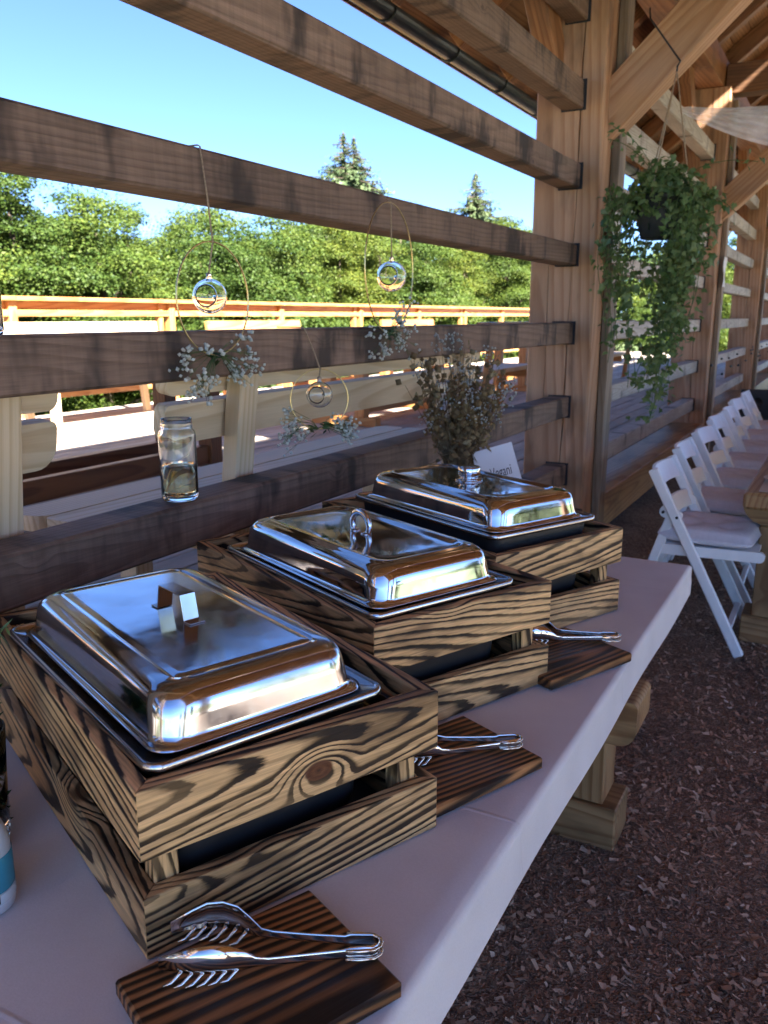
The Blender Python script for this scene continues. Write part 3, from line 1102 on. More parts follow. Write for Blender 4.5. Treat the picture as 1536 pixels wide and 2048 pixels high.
def lid(c, zr, rot, label, mat, kind):
    t = empty('dish_lid', (c.x, c.y, TOPZ + zr - .0035), CROT + rot, label, 'dish lid', 'steel lids on the chafing dishes')
    W0, L0 = PW - .054, PL - .054
    prof = [(-.008, .000, .030), (-.0085, .002, .030), (-.003, .0035, .032), (0, .006, .036), (.001, .012, .038), (.003, .030, .040), (.005, .043, .041), (.008, .0515, .041), (.0125, .0578, .041), (.019, .0620, .040), (.027, .0640, .038)]
    if kind == 1:
        prof += [(.036, .0650, .03), (.0405, .0651, .012), (.042, .0639, .010), (.0440, .0638, .010), (.0455, .0650, .010), (.055, .0651, .010), (.08, .0652, .010), (.115, .0658, .008)]
    else:
        prof += [(.033, .0648, .036), (.036, .0662, .034), (.040, .0665, .032), (.044, .0652, .03), (.049, .0622, .028), (.057, .0612, .026), (.08, .0617, .02), (.115, .0622, .01)]
    rings = [rr_ring(W0 - 2 * i, L0 - 2 * i, r_, z) for i, z, r_ in prof]
    v, f = loft(rings)
    o = link('dome', mesh('dome', v, f, True), mat, t)
    zt = prof[-1][1]
    if kind == 1:       # folded strap
        pts = [(-.056, .0022), (-.038, .0022), (-.030, .038), (.030, .038), (.038, .0022), (.056, .0022)]
        th, w_ = .0020, .024
        def strip(P, th):
            V, F = [], []
            n = len(P)
            for i in range(n):
                a = Vector((P[max(i - 1, 0)][0], P[max(i - 1, 0)][1])); b = Vector((P[min(i + 1, n - 1)][0], P[min(i + 1, n - 1)][1]))
                d = (b - a).normalized(); nn = Vector((-d.y, d.x))
                p = Vector(P[i])
                for s in (-1, 1):
                    for q in (-1, 1):
                        e = p + nn * (s * th / 2)
                        V.append((q * w_ / 2, e.x, e.y))
            for i in range(n - 1):
                a, b = i * 4, (i + 1) * 4
                F += [(a, a + 1, b + 1, b), (a + 3, a + 2, b + 2, b + 3), (a + 1, a + 3, b + 3, b + 1), (a + 2, a, b, b + 2)]
            F += [(0, 2, 3, 1), ((n - 1) * 4, (n - 1) * 4 + 1, (n - 1) * 4 + 3, (n - 1) * 4 + 2)]
            return V, F
        v, f = strip(pts, th)
        h = link('handle', mesh('handle', v, f), PANM, t, T(0, 0, zt - .0008) @ RZ(R(4)))
        bv = h.modifiers.new('edge', 'BEVEL'); bv.width = .004; bv.segments = 3; bv.limit_method = 'ANGLE'; bv.angle_limit = R(25)
    elif kind == 2:     # upright ring
        pts = [(0, math.cos(a) * .028, .015 + math.sin(a) * .026) for a in [R(-48 + 276 * k / 28) for k in range(29)]]
        v, f = tube(pts, .0052, 10, flat=1.5)
        link('handle', mesh('handle', v, f, True), mat, t, T(0, 0, zt))
        for s in (-1, 1):
            v, f = lathe([(.011, 0), (.011, .002), (.008, .004)], 14, True, True)
            link('handle_foot', mesh('handle_foot', v, f, True), mat, t, T(0, s * .019, zt - .0005))
    else:               # flat round knob on a disc
        v, f = lathe([(.034, 0), (.034, .003), (.031, .005), (.022, .006), (.021, .011), (.026, .014), (.0275, .018), (.0275, .033), (.026, .036), (.020, .037)], 36, True, True)
        link('handle', mesh('handle', v, f, True), mat, t, T(0, 0, zt - .0005))
    return t


P1, pc1 = pan(C1, (.013, .0245), CH + .012, R(1.9), 'steel food pan resting in the nearest crate', PANM)
P2, pc2 = pan(C2, (.014, .020), CH + .013, R(0), 'steel food pan resting in the middle crate', PANM)
P3, pc3 = pan(C3, (.030, .030), CH + .034, R(-1), 'steel food pan standing proud of the farthest crate', PANM)
lid(pc1, CH + .012, R(1.9), 'worn dull steel lid with a folded strap handle, nearest the camera', STEEL1, 1)
lid(pc2, CH + .013, R(0), 'polished steel lid with an upright ring handle, in the middle', STEEL2, 2)
lid(pc3, CH + .034, R(-1), 'polished steel lid with a round knob, nearest the big post', STEEL2, 3)

# ------------------------------------------------------------------ chopping boards and tongs
def cboard(corner, u0, v0, rot, label):
    c = corner + U * u0 + Vv * v0
    m = T(c.x, c.y, TOPZ + .010) @ RZ(CROT + rot)
    me = box_mesh(.24, .185, .02, .003).copy()
    o = link('serving_board', me, CHARB, None, m)
    return tag(o, label, 'board', 'charred boards under the tongs')


cboard(C1, .075, -.118, 0, 'charred serving board in front of the nearest crate')
cboard(C2, .048, -.130, R(1), 'charred serving board in front of the middle crate')
cboard(C3, .066, -.125, R(-1), 'charred serving board in front of the farthest crate, by the table edge')


def tongs(hinge, tip, spread, label):
    h, tp = Vector(hinge), Vector(tip)
    d = tp - h
    ang = math.atan2(d.y, d.x)
    L = d.length
    t = empty('serving_tongs', (h.x, h.y, TOPZ + .0205), ang, label, 'tongs', 'steel tongs on the charred boards')
    def arm(s):
        # centre line (x, y) with half heights and centre heights
        st = [(-.002, .0, .0085, .016), (.000, .006, .0085, .016), (.006, .0105, .0085, .016), (.03, .0125, .0080, .0155), (.036, .0127, .0055, .0155), (.075, .0185, .0048, .015), (.115, .0250, .0048, .0145), (.128, .0265, .006, .0155),
              (.140, .0315, .011, .021), (.155, .0385, .0155, .027), (.172, .0430, .0165, .029), (.190, .0440, .0155, .0275), (.206, .0405, .012, .024), (L, .0330, .007, .018)]
        V, F = [], []
        th = .0012
        n = len(st)
        for i, (x, y, hh, zc) in enumerate(st):
            y *= spread
            bow = .006 * max(0, (hh - .006) / .0105)        # paddle is dished
            for (k, zz) in enumerate((-1, -.5, 0, .5, 1)):
                yo = bow * (1 - zz * zz)
                V.append((x, s * (y + yo + th), zc + zz * hh))
                V.append((x, s * (y + yo - th * .2), zc + zz * hh))
        for i in range(n - 1):
            for k in range(4):
                a, b = i * 10 + k * 2, (i + 1) * 10 + k * 2
                F.append((a, b, b + 2, a + 2)); F.append((a + 1, a + 3, b + 3, b + 1))
            a, b = i * 10, (i + 1) * 10
            F.append((a, a + 1, b + 1, b)); F.append((a + 8, b + 8, b + 9, a + 9))
        F.append((0, 2, 4, 6, 8, 9, 7, 5, 3, 1))
        e = (n - 1) * 10
        F.append(tuple(e + q for q in (0, 1, 3, 5, 7, 9, 8, 6, 4, 2)))
        if s < 0: F = [f[::-1] for f in F]
        o = link('arm', mesh('arm', V, F, True), STEEL3, t)
        for k in range(6):
            x = .146 + k * .0115
            import bisect
            # interpolate the paddle
            for i in range(n - 1):
                if st[i][0] <= x <= st[i + 1][0]:
                    q = (x - st[i][0]) / (st[i + 1][0] - st[i][0])
                    y = (st[i][1] + q * (st[i + 1][1] - st[i][1])) * spread
                    z = st[i][3] - st[i][2] + q * ((st[i + 1][3] - st[i + 1][2]) - (st[i][3] - st[i][2]))
            k_ = -1 if s > 0 else 1
            pts = [(x, s * y, z + .002), (x + .004, s * (y - .002 * k_), z - .003), (x + .010, s * (y - .006 * k_), max(.0024, z - .008)), (x + .018, s * (y - .009 * k_), .0022)]
            v, f = tube(pts, [.0022, .0022, .0019, .0009], 6)
            link('tooth', mesh('tooth', v, f, True), STEEL3, o)
    arm(1); arm(-1)
    # sprung collar at the bend
    for k in range(2):
        zc = .0105 + k * .0105
        pts = [(.034, .0135, zc), (.02, .0135, zc), (.004, .0115, zc), (-.003, .006, zc), (-.005, 0, zc), (-.003, -.006, zc), (.004, -.0115, zc), (.02, -.0135, zc), (.034, -.0135, zc)]
        v, f = tube(pts, .0016, 6)
        link('spring_collar', mesh('spring_collar', v, f, True), STEEL3, t)
    return t


tongs((-.377, .676), (-.578, .566), .78, 'steel serving tongs lying open on the nearest board')
tongs((-.397, 1.176), (-.583, 1.05), .8, 'steel serving tongs on the board of the middle crate')
tongs((-.366, 1.700), (-.575, 1.622), .8, 'steel serving tongs on the farthest board, by the table edge')

# ------------------------------------------------------------------ jar, bottle, vase
def glass_jar(name, loc, r, h, label, fill=.45, threads=True):
    t = empty(name, loc, 0, label, 'jar')
    th = .0026
    po = [(r * .80, .0), (r * .93, .0015), (r, .010), (r, h * .80), (r * .97, h * .845), (r * .86, h * .875), (r * .82, h * .89), (r * .86, h * .90), (r * .86, h * .915), (r * .82, h * .925), (r * .85, h * .94), (r * .85, h * .955), (r * .82, h * .965), (r * .84, h * .99), (r * .82, h)]
    pi = [(r * .79, h * .998), (r * .77, h * .94), (r * .77, h * .89), (r * .80, h * .87), (r * .93, h * .83), (r - th, h * .79), (r - th, .014), (r * .82, .008), (.0005, .007)]
    v, f = lathe(po + pi, 40, True, False)
    link('glass_wall', mesh('glass_wall', v, f, True), GLASS, t)
    if fill:
        rl = r - th - .0004
        v, f = lathe([(.0005, .0076), (r * .81, .0086), (rl, .0145), (rl, h * fill), (rl * .5, h * fill), (.0005, h * fill)], 40, True, False)
        link('liquid', mesh('liquid', v, f, True), LIQ, t)
    return t


glass_jar('screw_jar', (-1.293, 1.407, 1.0575), .041, .182, 'clear glass jar half full of pale liquid, standing on a rail', .42)
glass_jar('screw_jar', (-1.29, .945, 1.4285), .036, .10, 'empty glass jar cut off by the left edge, on the rail above the bench', 0)

# sanitiser bottle at the left edge
bo = empty('sanitiser_bottle', (-.848, .545, TOPZ), 0, 'clear plastic bottle with a turquoise label and barcode at the left edge', 'bottle')
br = .034
v, f = lathe([(br * .85, 0), (br * .97, .003), (br, .010), (br, .075), (br * .97, .09), (br * .80, .107), (br * .5, .118), (br * .36, .122), (br * .36, .134), (br * .30, .135),
              (br * .30, .121), (br * .46, .115), (br * .76, .104), (br * .93, .088), (br * .95, .074), (br * .95, .012), (.0005, .006)], 36, True, False)
mk = plain('milky_plastic', (.80, .84, .88), .3, var=.02)
mk.node_tree.nodes['Principled BSDF'].inputs['Transmission Weight'].default_value = .35
link('body', mesh('body', v, f, True), mk, bo)
v, f = lathe([(br + .0006, .030), (br + .0009, .031), (br + .0009, .074), (br + .0006, .075)], 48, False, False)
link('label', mesh('label', v, f, True), plain('turquoise_label', (.045, .27, .36), .4, var=.05), bo)
v, f = lathe([(br + .0012, .016), (br + .0012, .0295)], 48, False, False)
lb = link('barcode_panel', mesh('barcode_panel', v, f, True), plain('label_white', (.6, .65, .66), .5, var=.02), bo)
for k in range(15):
    a = R(-62 + k * 3.6)
    wv = rnd.choice((.004, .007, .012)) * .8
    r_ = br + .0015
    q = wv / br / 4
    V = [(math.cos(a - q) * r_, math.sin(a - q) * r_, .018), (math.cos(a + q) * r_, math.sin(a + q) * r_, .018), (math.cos(a + q) * r_, math.sin(a + q) * r_, .028), (math.cos(a - q) * r_, math.sin(a - q) * r_, .028)]
    link('barcode_line', mesh('barcode_line', V, [(0, 1, 2, 3)]), INK, lb)
v, f = lathe([(.014, .135), (.0145, .137), (.0145, .152), (.008, .155), (.004, .156), (.004, .172), (.0005, .173)], 20, True, False)
link('pump_cap', mesh('pump_cap', v, f, True), plain('white_plastic', (.75, .76, .78), .35, var=.02), bo)

# ------------------------------------------------------------------ leaf and blossom builders
def leaf_quads(C, L, W, N=None, seed=0, droop=0.0):
    """C: centres (n,3); returns vertices of n diamond leaves"""
    rs = np.random.RandomState(seed)
    n = len(C)
    if N is None:
        N = rs.randn(n, 3)
    N = N / (np.linalg.norm(N, axis=1, keepdims=True) + 1e-9)
    A = rs.randn(n, 3)
    A[:, 2] -= droop
    Uq = A - N * np.sum(A * N, 1, keepdims=True)
    Uq /= np.linalg.norm(Uq, axis=1, keepdims=True) + 1e-9
    Vq = np.cross(N, Uq)
    L = np.broadcast_to(np.asarray(L, float), (n,))[:, None]
    W = np.broadcast_to(np.asarray(W, float), (n,))[:, None]
    q = np.stack([C - Uq * L * .5, C + Vq * W * .5 - Uq * L * .05, C + Uq * L * .5, C - Vq * W * .5 - Uq * L * .05], 1)
    return q.reshape(-1, 3)


_ico = None


def beads(C, rads):
    """tiny octahedra-like blossoms joined in one mesh"""
    V, F = [], []
    base = [(1, 0, 0), (-1, 0, 0), (0, 1, 0), (0, -1, 0), (0, 0, 1), (0, 0, -1)]
    fc = [(0, 2, 4), (2, 1, 4), (1, 3, 4), (3, 0, 4), (2, 0, 5), (1, 2, 5), (3, 1, 5), (0, 3, 5)]
    for c, r in zip(C, rads):
        o = len(V)
        m = Euler((rnd.uniform(0, 6), rnd.uniform(0, 6), rnd.uniform(0, 6))).to_matrix()
        for b in base:
            V.append(Vector(c) + m @ (Vector(b) * r))
        F += [tuple(i + o for i in f) for f in fc]
    return V, F


# ------------------------------------------------------------------ hanging hoops with glass baubles
def hoop(name, center, r, face, ball_c, ball_r, top, label, sprays, stem_dir):
    """wire ring in the plane facing `face` (azimuth of its normal), hung on twine from `top`"""
    c = Vector(center)
    t = empty(name, c, 0, label, 'hoop ornament', 'wire hoops hung on the rails')
    ax = Vector((-math.sin(face), math.cos(face), 0))
    pts = [ax * (math.cos(a) * r) + Vector((0, 0, math.sin(a) * r)) for a in [2 * math.pi * k / 56 for k in range(56)]]
    v, f = tube(pts, .0018, 6, closed=True)
    ring = link('wire_ring', mesh('wire_ring', v, f, True), WIRE, t)
    bc = Vector(ball_c) - c
    tp = Vector(top) - c
    mid = Vector((0, 0, r)) + ax * .003
    v, f = join([tube([tp + Vector((-.085, 0, .001)), tp + Vector((-.006, 0, .001)), tp + Vector((0, 0, -.002)), mid + (tp - mid) * .5 + Vector((0, .002, 0)), mid, bc + Vector((0, 0, ball_r + .010))], .0018, 6),
                 beads([mid], [.0045])])
    link('twine', mesh('twine', v, f, True), TWINE, t)
    # glass globe with a round opening facing the room, open neck loop on top
    prof = []
    nb = 22
    for k in range(nb + 1):
        a = R(36 + (180 - 36 - 2) * k / nb)
        prof.append((math.sin(a) * ball_r, math.cos(a) * ball_r))
    inner = [(p[0] * .955, p[1] * .955) for p in prof[::-1]]
    v, f = lathe(prof + inner, 32, False, False)
    n_ = 32
    k2 = len(prof + inner) - 1
    for k in range(n_):
        l = (k + 1) % n_
        f.append((k2 * n_ + k, k2 * n_ + l, l, k))
    mg = T(*bc) @ RZ(math.atan2(-ball_c[0], ball_c[1]) - .28) @ Matrix.Rotation(R(88), 4, 'X')
    gl = link('glass_globe', mesh('glass_globe', v, f, True), GLASS, t, mg)
    v, f = lathe([(.006, -.004), (.0075, .0), (.005, .005), (.006, .010), (.003, .013), (.0005, .0135)], 14, False, False)
    link('glass_neck', mesh('glass_neck', v, f, True), GLASS, gl, T(*(bc + Vector((0, 0, ball_r - .001)))))
    # spray of baby's breath tied to the bottom of the ring
    foot = Vector((0, 0, -r))
    st, bl, br_ = [], [], []
    rr = random.Random(int(r * 1000) + 3)
    for (sx, up, n, ln, sp_) in sprays:
        for k in range(n):
            d = ax * sx * (1 + rr.uniform(-.5, .35)) + Vector((rr.uniform(-.25, .35), 0, up + rr.uniform(-sp_, sp_)))
            d.normalize()
            e = foot + d * ln * rr.uniform(.45, 1.0)
            m_ = foot + d * ln * .25 + Vector((0, 0, .008))
            st.append(tube([foot + ax * sx * .004, m_, e], [.0010, .0007, .0004], 4))
            for q in range(rr.randint(3, 6)):
                p = e + Vector((rr.uniform(-.012, .012), rr.uniform(-.014, .014), rr.uniform(-.014, .012)))
                st.append(tube([m_ * .35 + e * .65, p], .00035, 3))
                bl.append(p)
                br_.append(rr.uniform(.0036, .0066))
    v, f = join(st)
    s_ = link('flower_stems', mesh('flower_stems', v, f), GSTEM, t)
    v, f = beads(bl, br_)
    b_ = link('blossoms', mesh('blossoms', v, f, True), BLOOM, t)
    b_['kind'] = 'stuff'
    lv = np.array([foot + ax * rr.uniform(-.03, .03) + Vector((rr.uniform(-.01, .02), 0, rr.uniform(-.02, .015))) for k in range(9)])
    link('leaves', quads('leaves', leaf_quads(lv, .035, .009, seed=4), 9), GREENERY, t)['kind'] = 'stuff'
    return t


hoop('hoop_ornament', (-1.195, 1.437, 1.495), .116, R(0), (-1.195, 1.423, 1.500), .036, (-1.236, 1.462, 1.806),
     'large wire hoop with a glass globe, hanging left beside the jar', ((-.8, -.55, 22, .115, .8), (1, -.12, 17, .125, .6)), 0)
hoop('hoop_ornament', (-1.195, 2.225, 1.592), .182, R(6), (-1.195, 2.232, 1.572), .043, (-1.236, 2.23, 1.806),
     'widest wire hoop with a glass globe, hanging near the big post', ((-1, -.35, 10, .12, .6), (1, .10, 24, .13, .8)), 0)
hoop('hoop_ornament', (-1.195, 1.838, 1.250), .077, R(-42), (-1.195, 1.838, 1.262), .034, (-1.236, 1.835, 1.431),
     'smallest wire hoop with a glass globe, hanging lowest in front of the bench', ((-1, .05, 20, .105, .42), (1, .05, 20, .105, .42)), 0)

# ------------------------------------------------------------------ dried bouquet in a vase, card
bq = empty('dried_bouquet', (-1.05, 2.40, TOPZ), 0, 'bunch of brown dried flowers standing behind the farthest dish', 'bouquet')
v, f = lathe([(.036, 0), (.042, .004), (.045, .02), (.045, .12), (.038, .19), (.028, .215), (.030, .235), (.027, .234), (.025, .215), (.035, .188), (.041, .118), (.041, .02), (.0005, .012)], 28, True, False)
link('vase', mesh('vase', v, f, True), plain('brown_glass', (.05, .025, .012), .15), bq)
rr = random.Random(11)
st, pods, podr, lv, wl, wr = [], [], [], [], [], []
for k in range(125):
    a = rr.uniform(0, 6.283)
    s = rr.uniform(0, 1) ** .6
    ln = rr.uniform(.22, .46) * (1.05 - .25 * s)
    d = Vector((math.cos(a) * s * .56, math.sin(a) * s * .56, 1)).normalized()
    b0 = Vector((math.cos(a) * .018 * s, math.sin(a) * .018 * s, .20))
    e = b0 + d * ln
    m_ = b0 + d * ln * .5 + Vector((0, 0, .01))
    st.append(tube([b0, m_, e], [.0016, .0012, .0007], 4))
    kind = k % 5
    if kind in (0, 1):
        for q in range(4):
            p = e - d * (q * .03) + Vector((rr.uniform(-.018, .018), rr.uniform(-.018, .018), rr.uniform(-.02, .02)))
            pods.append(p); podr.append(rr.uniform(.007, .014))
    elif kind in (2, 3):
        for q in range(26):
            f_ = rr.uniform(.15, 1)
            lv.append(b0 + d * ln * f_ + Vector((rr.uniform(-.022, .022), rr.uniform(-.022, .022), rr.uniform(-.02, .02))))
    else:
        for q in range(26):
            wl.append(e + Vector((rr.uniform(-.03, .03), rr.uniform(-.03, .03), rr.uniform(-.035, .025))))
            wr.append(rr.uniform(.0026, .0052))
v, f = join(st)
link('stems', mesh('stems', v, f), STEM, bq)['kind'] = 'stuff'
v, f = beads(pods, podr)
link('seed_heads', mesh('seed_heads', v, f, True), DRY, bq)['kind'] = 'stuff'
lv = np.array(lv)
link('dry_leaves', quads('dry_leaves', leaf_quads(lv, np.random.RandomState(1).uniform(.016, .042, len(lv)), np.random.RandomState(2).uniform(.008, .020, len(lv)), seed=9), len(lv)), DRY, bq)['kind'] = 'stuff'
v, f = beads(wl, wr)
link('white_florets', mesh('white_florets', v, f, True), DRYW, bq)['kind'] = 'stuff'

gv = glass_jar('glass_tumbler', (-1.30, 2.86, 1.0575), .045, .17, 'clear glass jar glinting on the rail behind the dried bouquet', 0)

ct = Vector((-.86, 2.445, TOPZ))
crd = empty('name_card', ct, R(24), 'white card with handwriting leaning behind the farthest dish', 'card')
me = box_mesh(.128, .0012, .27, .0002).copy()
cm = T(-.048, 0, .172) @ Matrix.Rotation(R(-17), 4, 'Y') @ Matrix.Rotation(R(-8), 4, 'X')
link('sheet', me, CARD, crd, cm)
fc = bpy.data.curves.new('lettering', 'FONT')
fc.body = 'Vegani'
fc.size = .044
fc.shear = .12
fc.offset = 0.0
fc.align_x = 'CENTER'
fo = bpy.data.objects.new('lettering_source', fc)
COL.objects.link(fo)
dg = bpy.context.evaluated_depsgraph_get()
tm = bpy.data.meshes.new_from_object(fo.evaluated_get(dg))
bpy.data.objects.remove(fo)
link('lettering', tm, INK, crd, cm @ T(.008, -.0011, .040) @ Matrix.Rotation(R(90), 4, 'X') @ Matrix.Diagonal((.58, 1.05, 1, 1)))

# vase of greenery cut by the left edge
vg = empty('greenery_vase', (-.968, .618, TOPZ), 0, 'glass vase packed with dark green leaves at the left edge', 'vase')
v, f = lathe([(.036, 0), (.042, .003), (.045, .012), (.048, .10), (.052, .165), (.049, .165), (.045, .10), (.042, .014), (.0005, .008)], 30, True, False)
link('glass_wall', mesh('glass_wall', v, f, True), GLASS, vg)
rs = np.random.RandomState(8)
n = 420
a = rs.rand(n) * 6.283; q = np.sqrt(rs.rand(n)) * .038; zz = .015 + rs.rand(n) * .20
C = np.stack([np.cos(a) * q, np.sin(a) * q, zz], 1)
link('leaves', quads('leaves', leaf_quads(C, .04, .016, seed=3), n), GREENERY, vg)['kind'] = 'stuff'
pts, sp = [], []
for k in range(26):
    f_ = k / 25
    p = np.array([-.035 + .11 * f_ * .6, .05 * f_, .17 + .12 * f_])
    pts.append(tuple(p))
    for s in (-1, 1):
        sp.append(p + np.array([rs.uniform(-.012, .012), rs.uniform(-.012, .012), .008]))
v, f = tube(pts, .0011, 5)
link('stem', mesh('stem', v, f), GSTEM, vg)
link('sprig_leaves', quads('sprig_leaves', leaf_quads(np.array(sp), .030, .004, seed=13), len(sp)), IVY, vg)['kind'] = 'stuff'

# ------------------------------------------------------------------ hanging ivy
HP = Vector((-.800, 4.13, 2.50))
ivy = empty('hanging_ivy', (HP.x - .02, HP.y - .02, 1.80), 0, 'bushy ivy trailing from a dark pot hung on the brace', 'hanging plant')
o0 = ivy.location.copy()
v, f = lathe([(.075, 0), (.085, .004), (.105, .10), (.118, .165), (.124, .168), (.124, .185), (.116, .185), (.10, .12), (.0005, .11)], 26, True, False)
link('pot', mesh('pot', v, f, True), POT, ivy)
hp = HP - o0
cords = [tube([hp + Vector((0, 0, 0)), hp * .5 + Vector((math.cos(a) * .06, math.sin(a) * .06, .09)), (math.cos(a) * .12, math.sin(a) * .12, .18)], .003, 5) for a in (0.3, 2.4, 4.5)]
v, f = join(cords)
link('cord', mesh('cord', v, f, True), TWINE, ivy)
sp0 = Vector((-.96, 4.27, 2.77)) - o0
sp1 = Vector((-.815, 4.27, 2.575)) - o0
v, f = tube([sp0 + Vector((-.01, .02, .05)), sp0, sp0 * .5 + sp1 * .5 + Vector((0, -.01, .0)), sp1, hp + Vector((0, .0, .02)), hp], .0042, 6)
link('black_strap', mesh('black_strap', v, f, True), BLACK, ivy)


def ivy_leaf():
    """five-lobed leaf, tip along +x, folded a little along the midrib"""
    out = [(0, 0), (-.18, .32), (.12, .42), (.22, .62), (.48, .30), (1.0, 0), (.48, -.30), (.22, -.62), (.12, -.42), (-.18, -.32)]
    V = [(.22, 0, .05)] + [(x, y, -abs(y) * .22) for x, y in out]
    F = [(0, i, i % 10 + 1) for i in range(1, 11)]
    return V, F


LV, LF = ivy_leaf()
LVn = np.array(LV) - np.array([.3, 0, 0])


def ivy_mass(P, S, N, seed):
    rs = np.random.RandomState(seed)
    n = len(P)
    N = N / np.linalg.norm(N, axis=1, keepdims=True)
    A = rs.randn(n, 3) * .5 + np.array([0, 0, -1.0])
    X = A - N * np.sum(A * N, 1, keepdims=True)
    X /= np.linalg.norm(X, axis=1, keepdims=True)
    Y = np.cross(N, X)
    return X, Y, N


def ivy_points():
    rs = np.random.RandomState(21)
    P, S = [], []
    strands = []
    # mound over the pot
    for k in range(900):
        a = rs.rand() * 6.283
        el = rs.rand()
        r_ = .19 * (0.62 + .38 * rs.rand()) * (1 + .15 * math.sin(3 * a + 1))
        zc = .17
        P.append((math.cos(a) * r_ * math.cos(el * 1.4), math.sin(a) * r_ * math.cos(el * 1.4), zc + math.sin(el * 1.4) * .19 * rs.uniform(.6, 1) - rs.rand() * .10))
    # trailing strands: (azimuth, radius, length, drift, leaf count)
    for k in range(66):
        right = k < 44
        if right:
            a = rs.uniform(-.9, 1.2)
            r0 = rs.uniform(.10, .23)
            ln = rs.uniform(.30, 1.0) * 1.12
        else:
            a = rs.uniform(2.0, 4.2)
            r0 = rs.uniform(.15, .27)
            ln = rs.uniform(.25, .98)
        x0, y0 = math.cos(a) * r0, math.sin(a) * r0
        path = []
        dx = rs.uniform(-.16, -.02) if right else rs.uniform(-.02, .10)
        ph = rs.rand() * 6
        for q in range(24):
            f_ = q / 23
            path.append((x0 + dx * f_ ** 1.5 + .018 * math.sin(f_ * 7 + ph), y0 + .018 * math.cos(f_ * 6 + ph), .20 + .05 * math.sin(min(1, f_ * 5) * 1.57) - ln * f_))
        strands.append(path)
        m = int(ln * (62 if right else 34)) + 6
        for q in range(m):
            f_ = rs.rand() ** .85 * 22.9
            i = int(f_)
            p = np.array(path[i]) * (1 - f_ + i) + np.array(path[i + 1]) * (f_ - i)
            sp_ = .035 if right else .022
            P.append(tuple(p + rs.randn(3) * [sp_, sp_, .012]))
    # a few stray runners
    for (dx, dy, dz) in ((.38, .05, .08), (.33, -.1, -.14), (-.26, .0, .22), (-.2, -.16, .24)):
        path = [(dx * f_, dy * f_, .22 + dz * f_ + .05 * math.sin(f_ * 3)) for f_ in [q / 9 for q in range(10)]]
        strands.append(path)
        for p in path[3:]:
            for q in range(2):
                P.append(tuple(np.array(p) + rs.randn(3) * .018))
    P = np.array(P)
    N = np.stack([P[:, 0], P[:, 1] - .15, np.abs(P[:, 2]) * .3 + .15], 1) + rs.randn(len(P), 3) * .25
    # seen from below and the side: leaves face outwards
    S = rs.uniform(.018, .036, len(P))
    return P, S, N, strands


IP, IS, IN, strands = ivy_points()
IX, IY, INn = ivy_mass(IP, IS, IN, 5)
order = np.argsort(-IS * (1 + (IP[:, 1] < 0) * .5))
single = order[:140]
rest = order[140:]
lm = mesh('leaf', LVn, LF)
lm.materials.append(IVY)
for i in single:
    X, Y, N_ = Vector(IX[i]), Vector(IY[i]), Vector(INn[i])
    s = IS[i] * 1.15
    m = Matrix(((X.x * s, Y.x * s, N_.x * s, IP[i][0]), (X.y * s, Y.y * s, N_.y * s, IP[i][1]), (X.z * s, Y.z * s, N_.z * s, IP[i][2]), (0, 0, 0, 1)))
    link('leaf', lm, IVY, ivy, m)
V = (IP[rest][:, None, :] + IS[rest][:, None, None] * (LVn[None, :, 0:1] * IX[rest][:, None, :] + LVn[None, :, 1:2] * IY[rest][:, None, :] + LVn[None, :, 2:3] * INn[rest][:, None, :])).reshape(-1, 3)
F = [tuple(int(a + k * 11) for a in f) for k in range(len(rest)) for f in LF]
link('foliage', mesh('foliage', V, F), IVY, ivy)['kind'] = 'stuff'
v, f = join([tube(p, .0016, 4) for p in strands])
link('vine_stems', mesh('vine_stems', v, f), GSTEM, ivy)['kind'] = 'stuff'

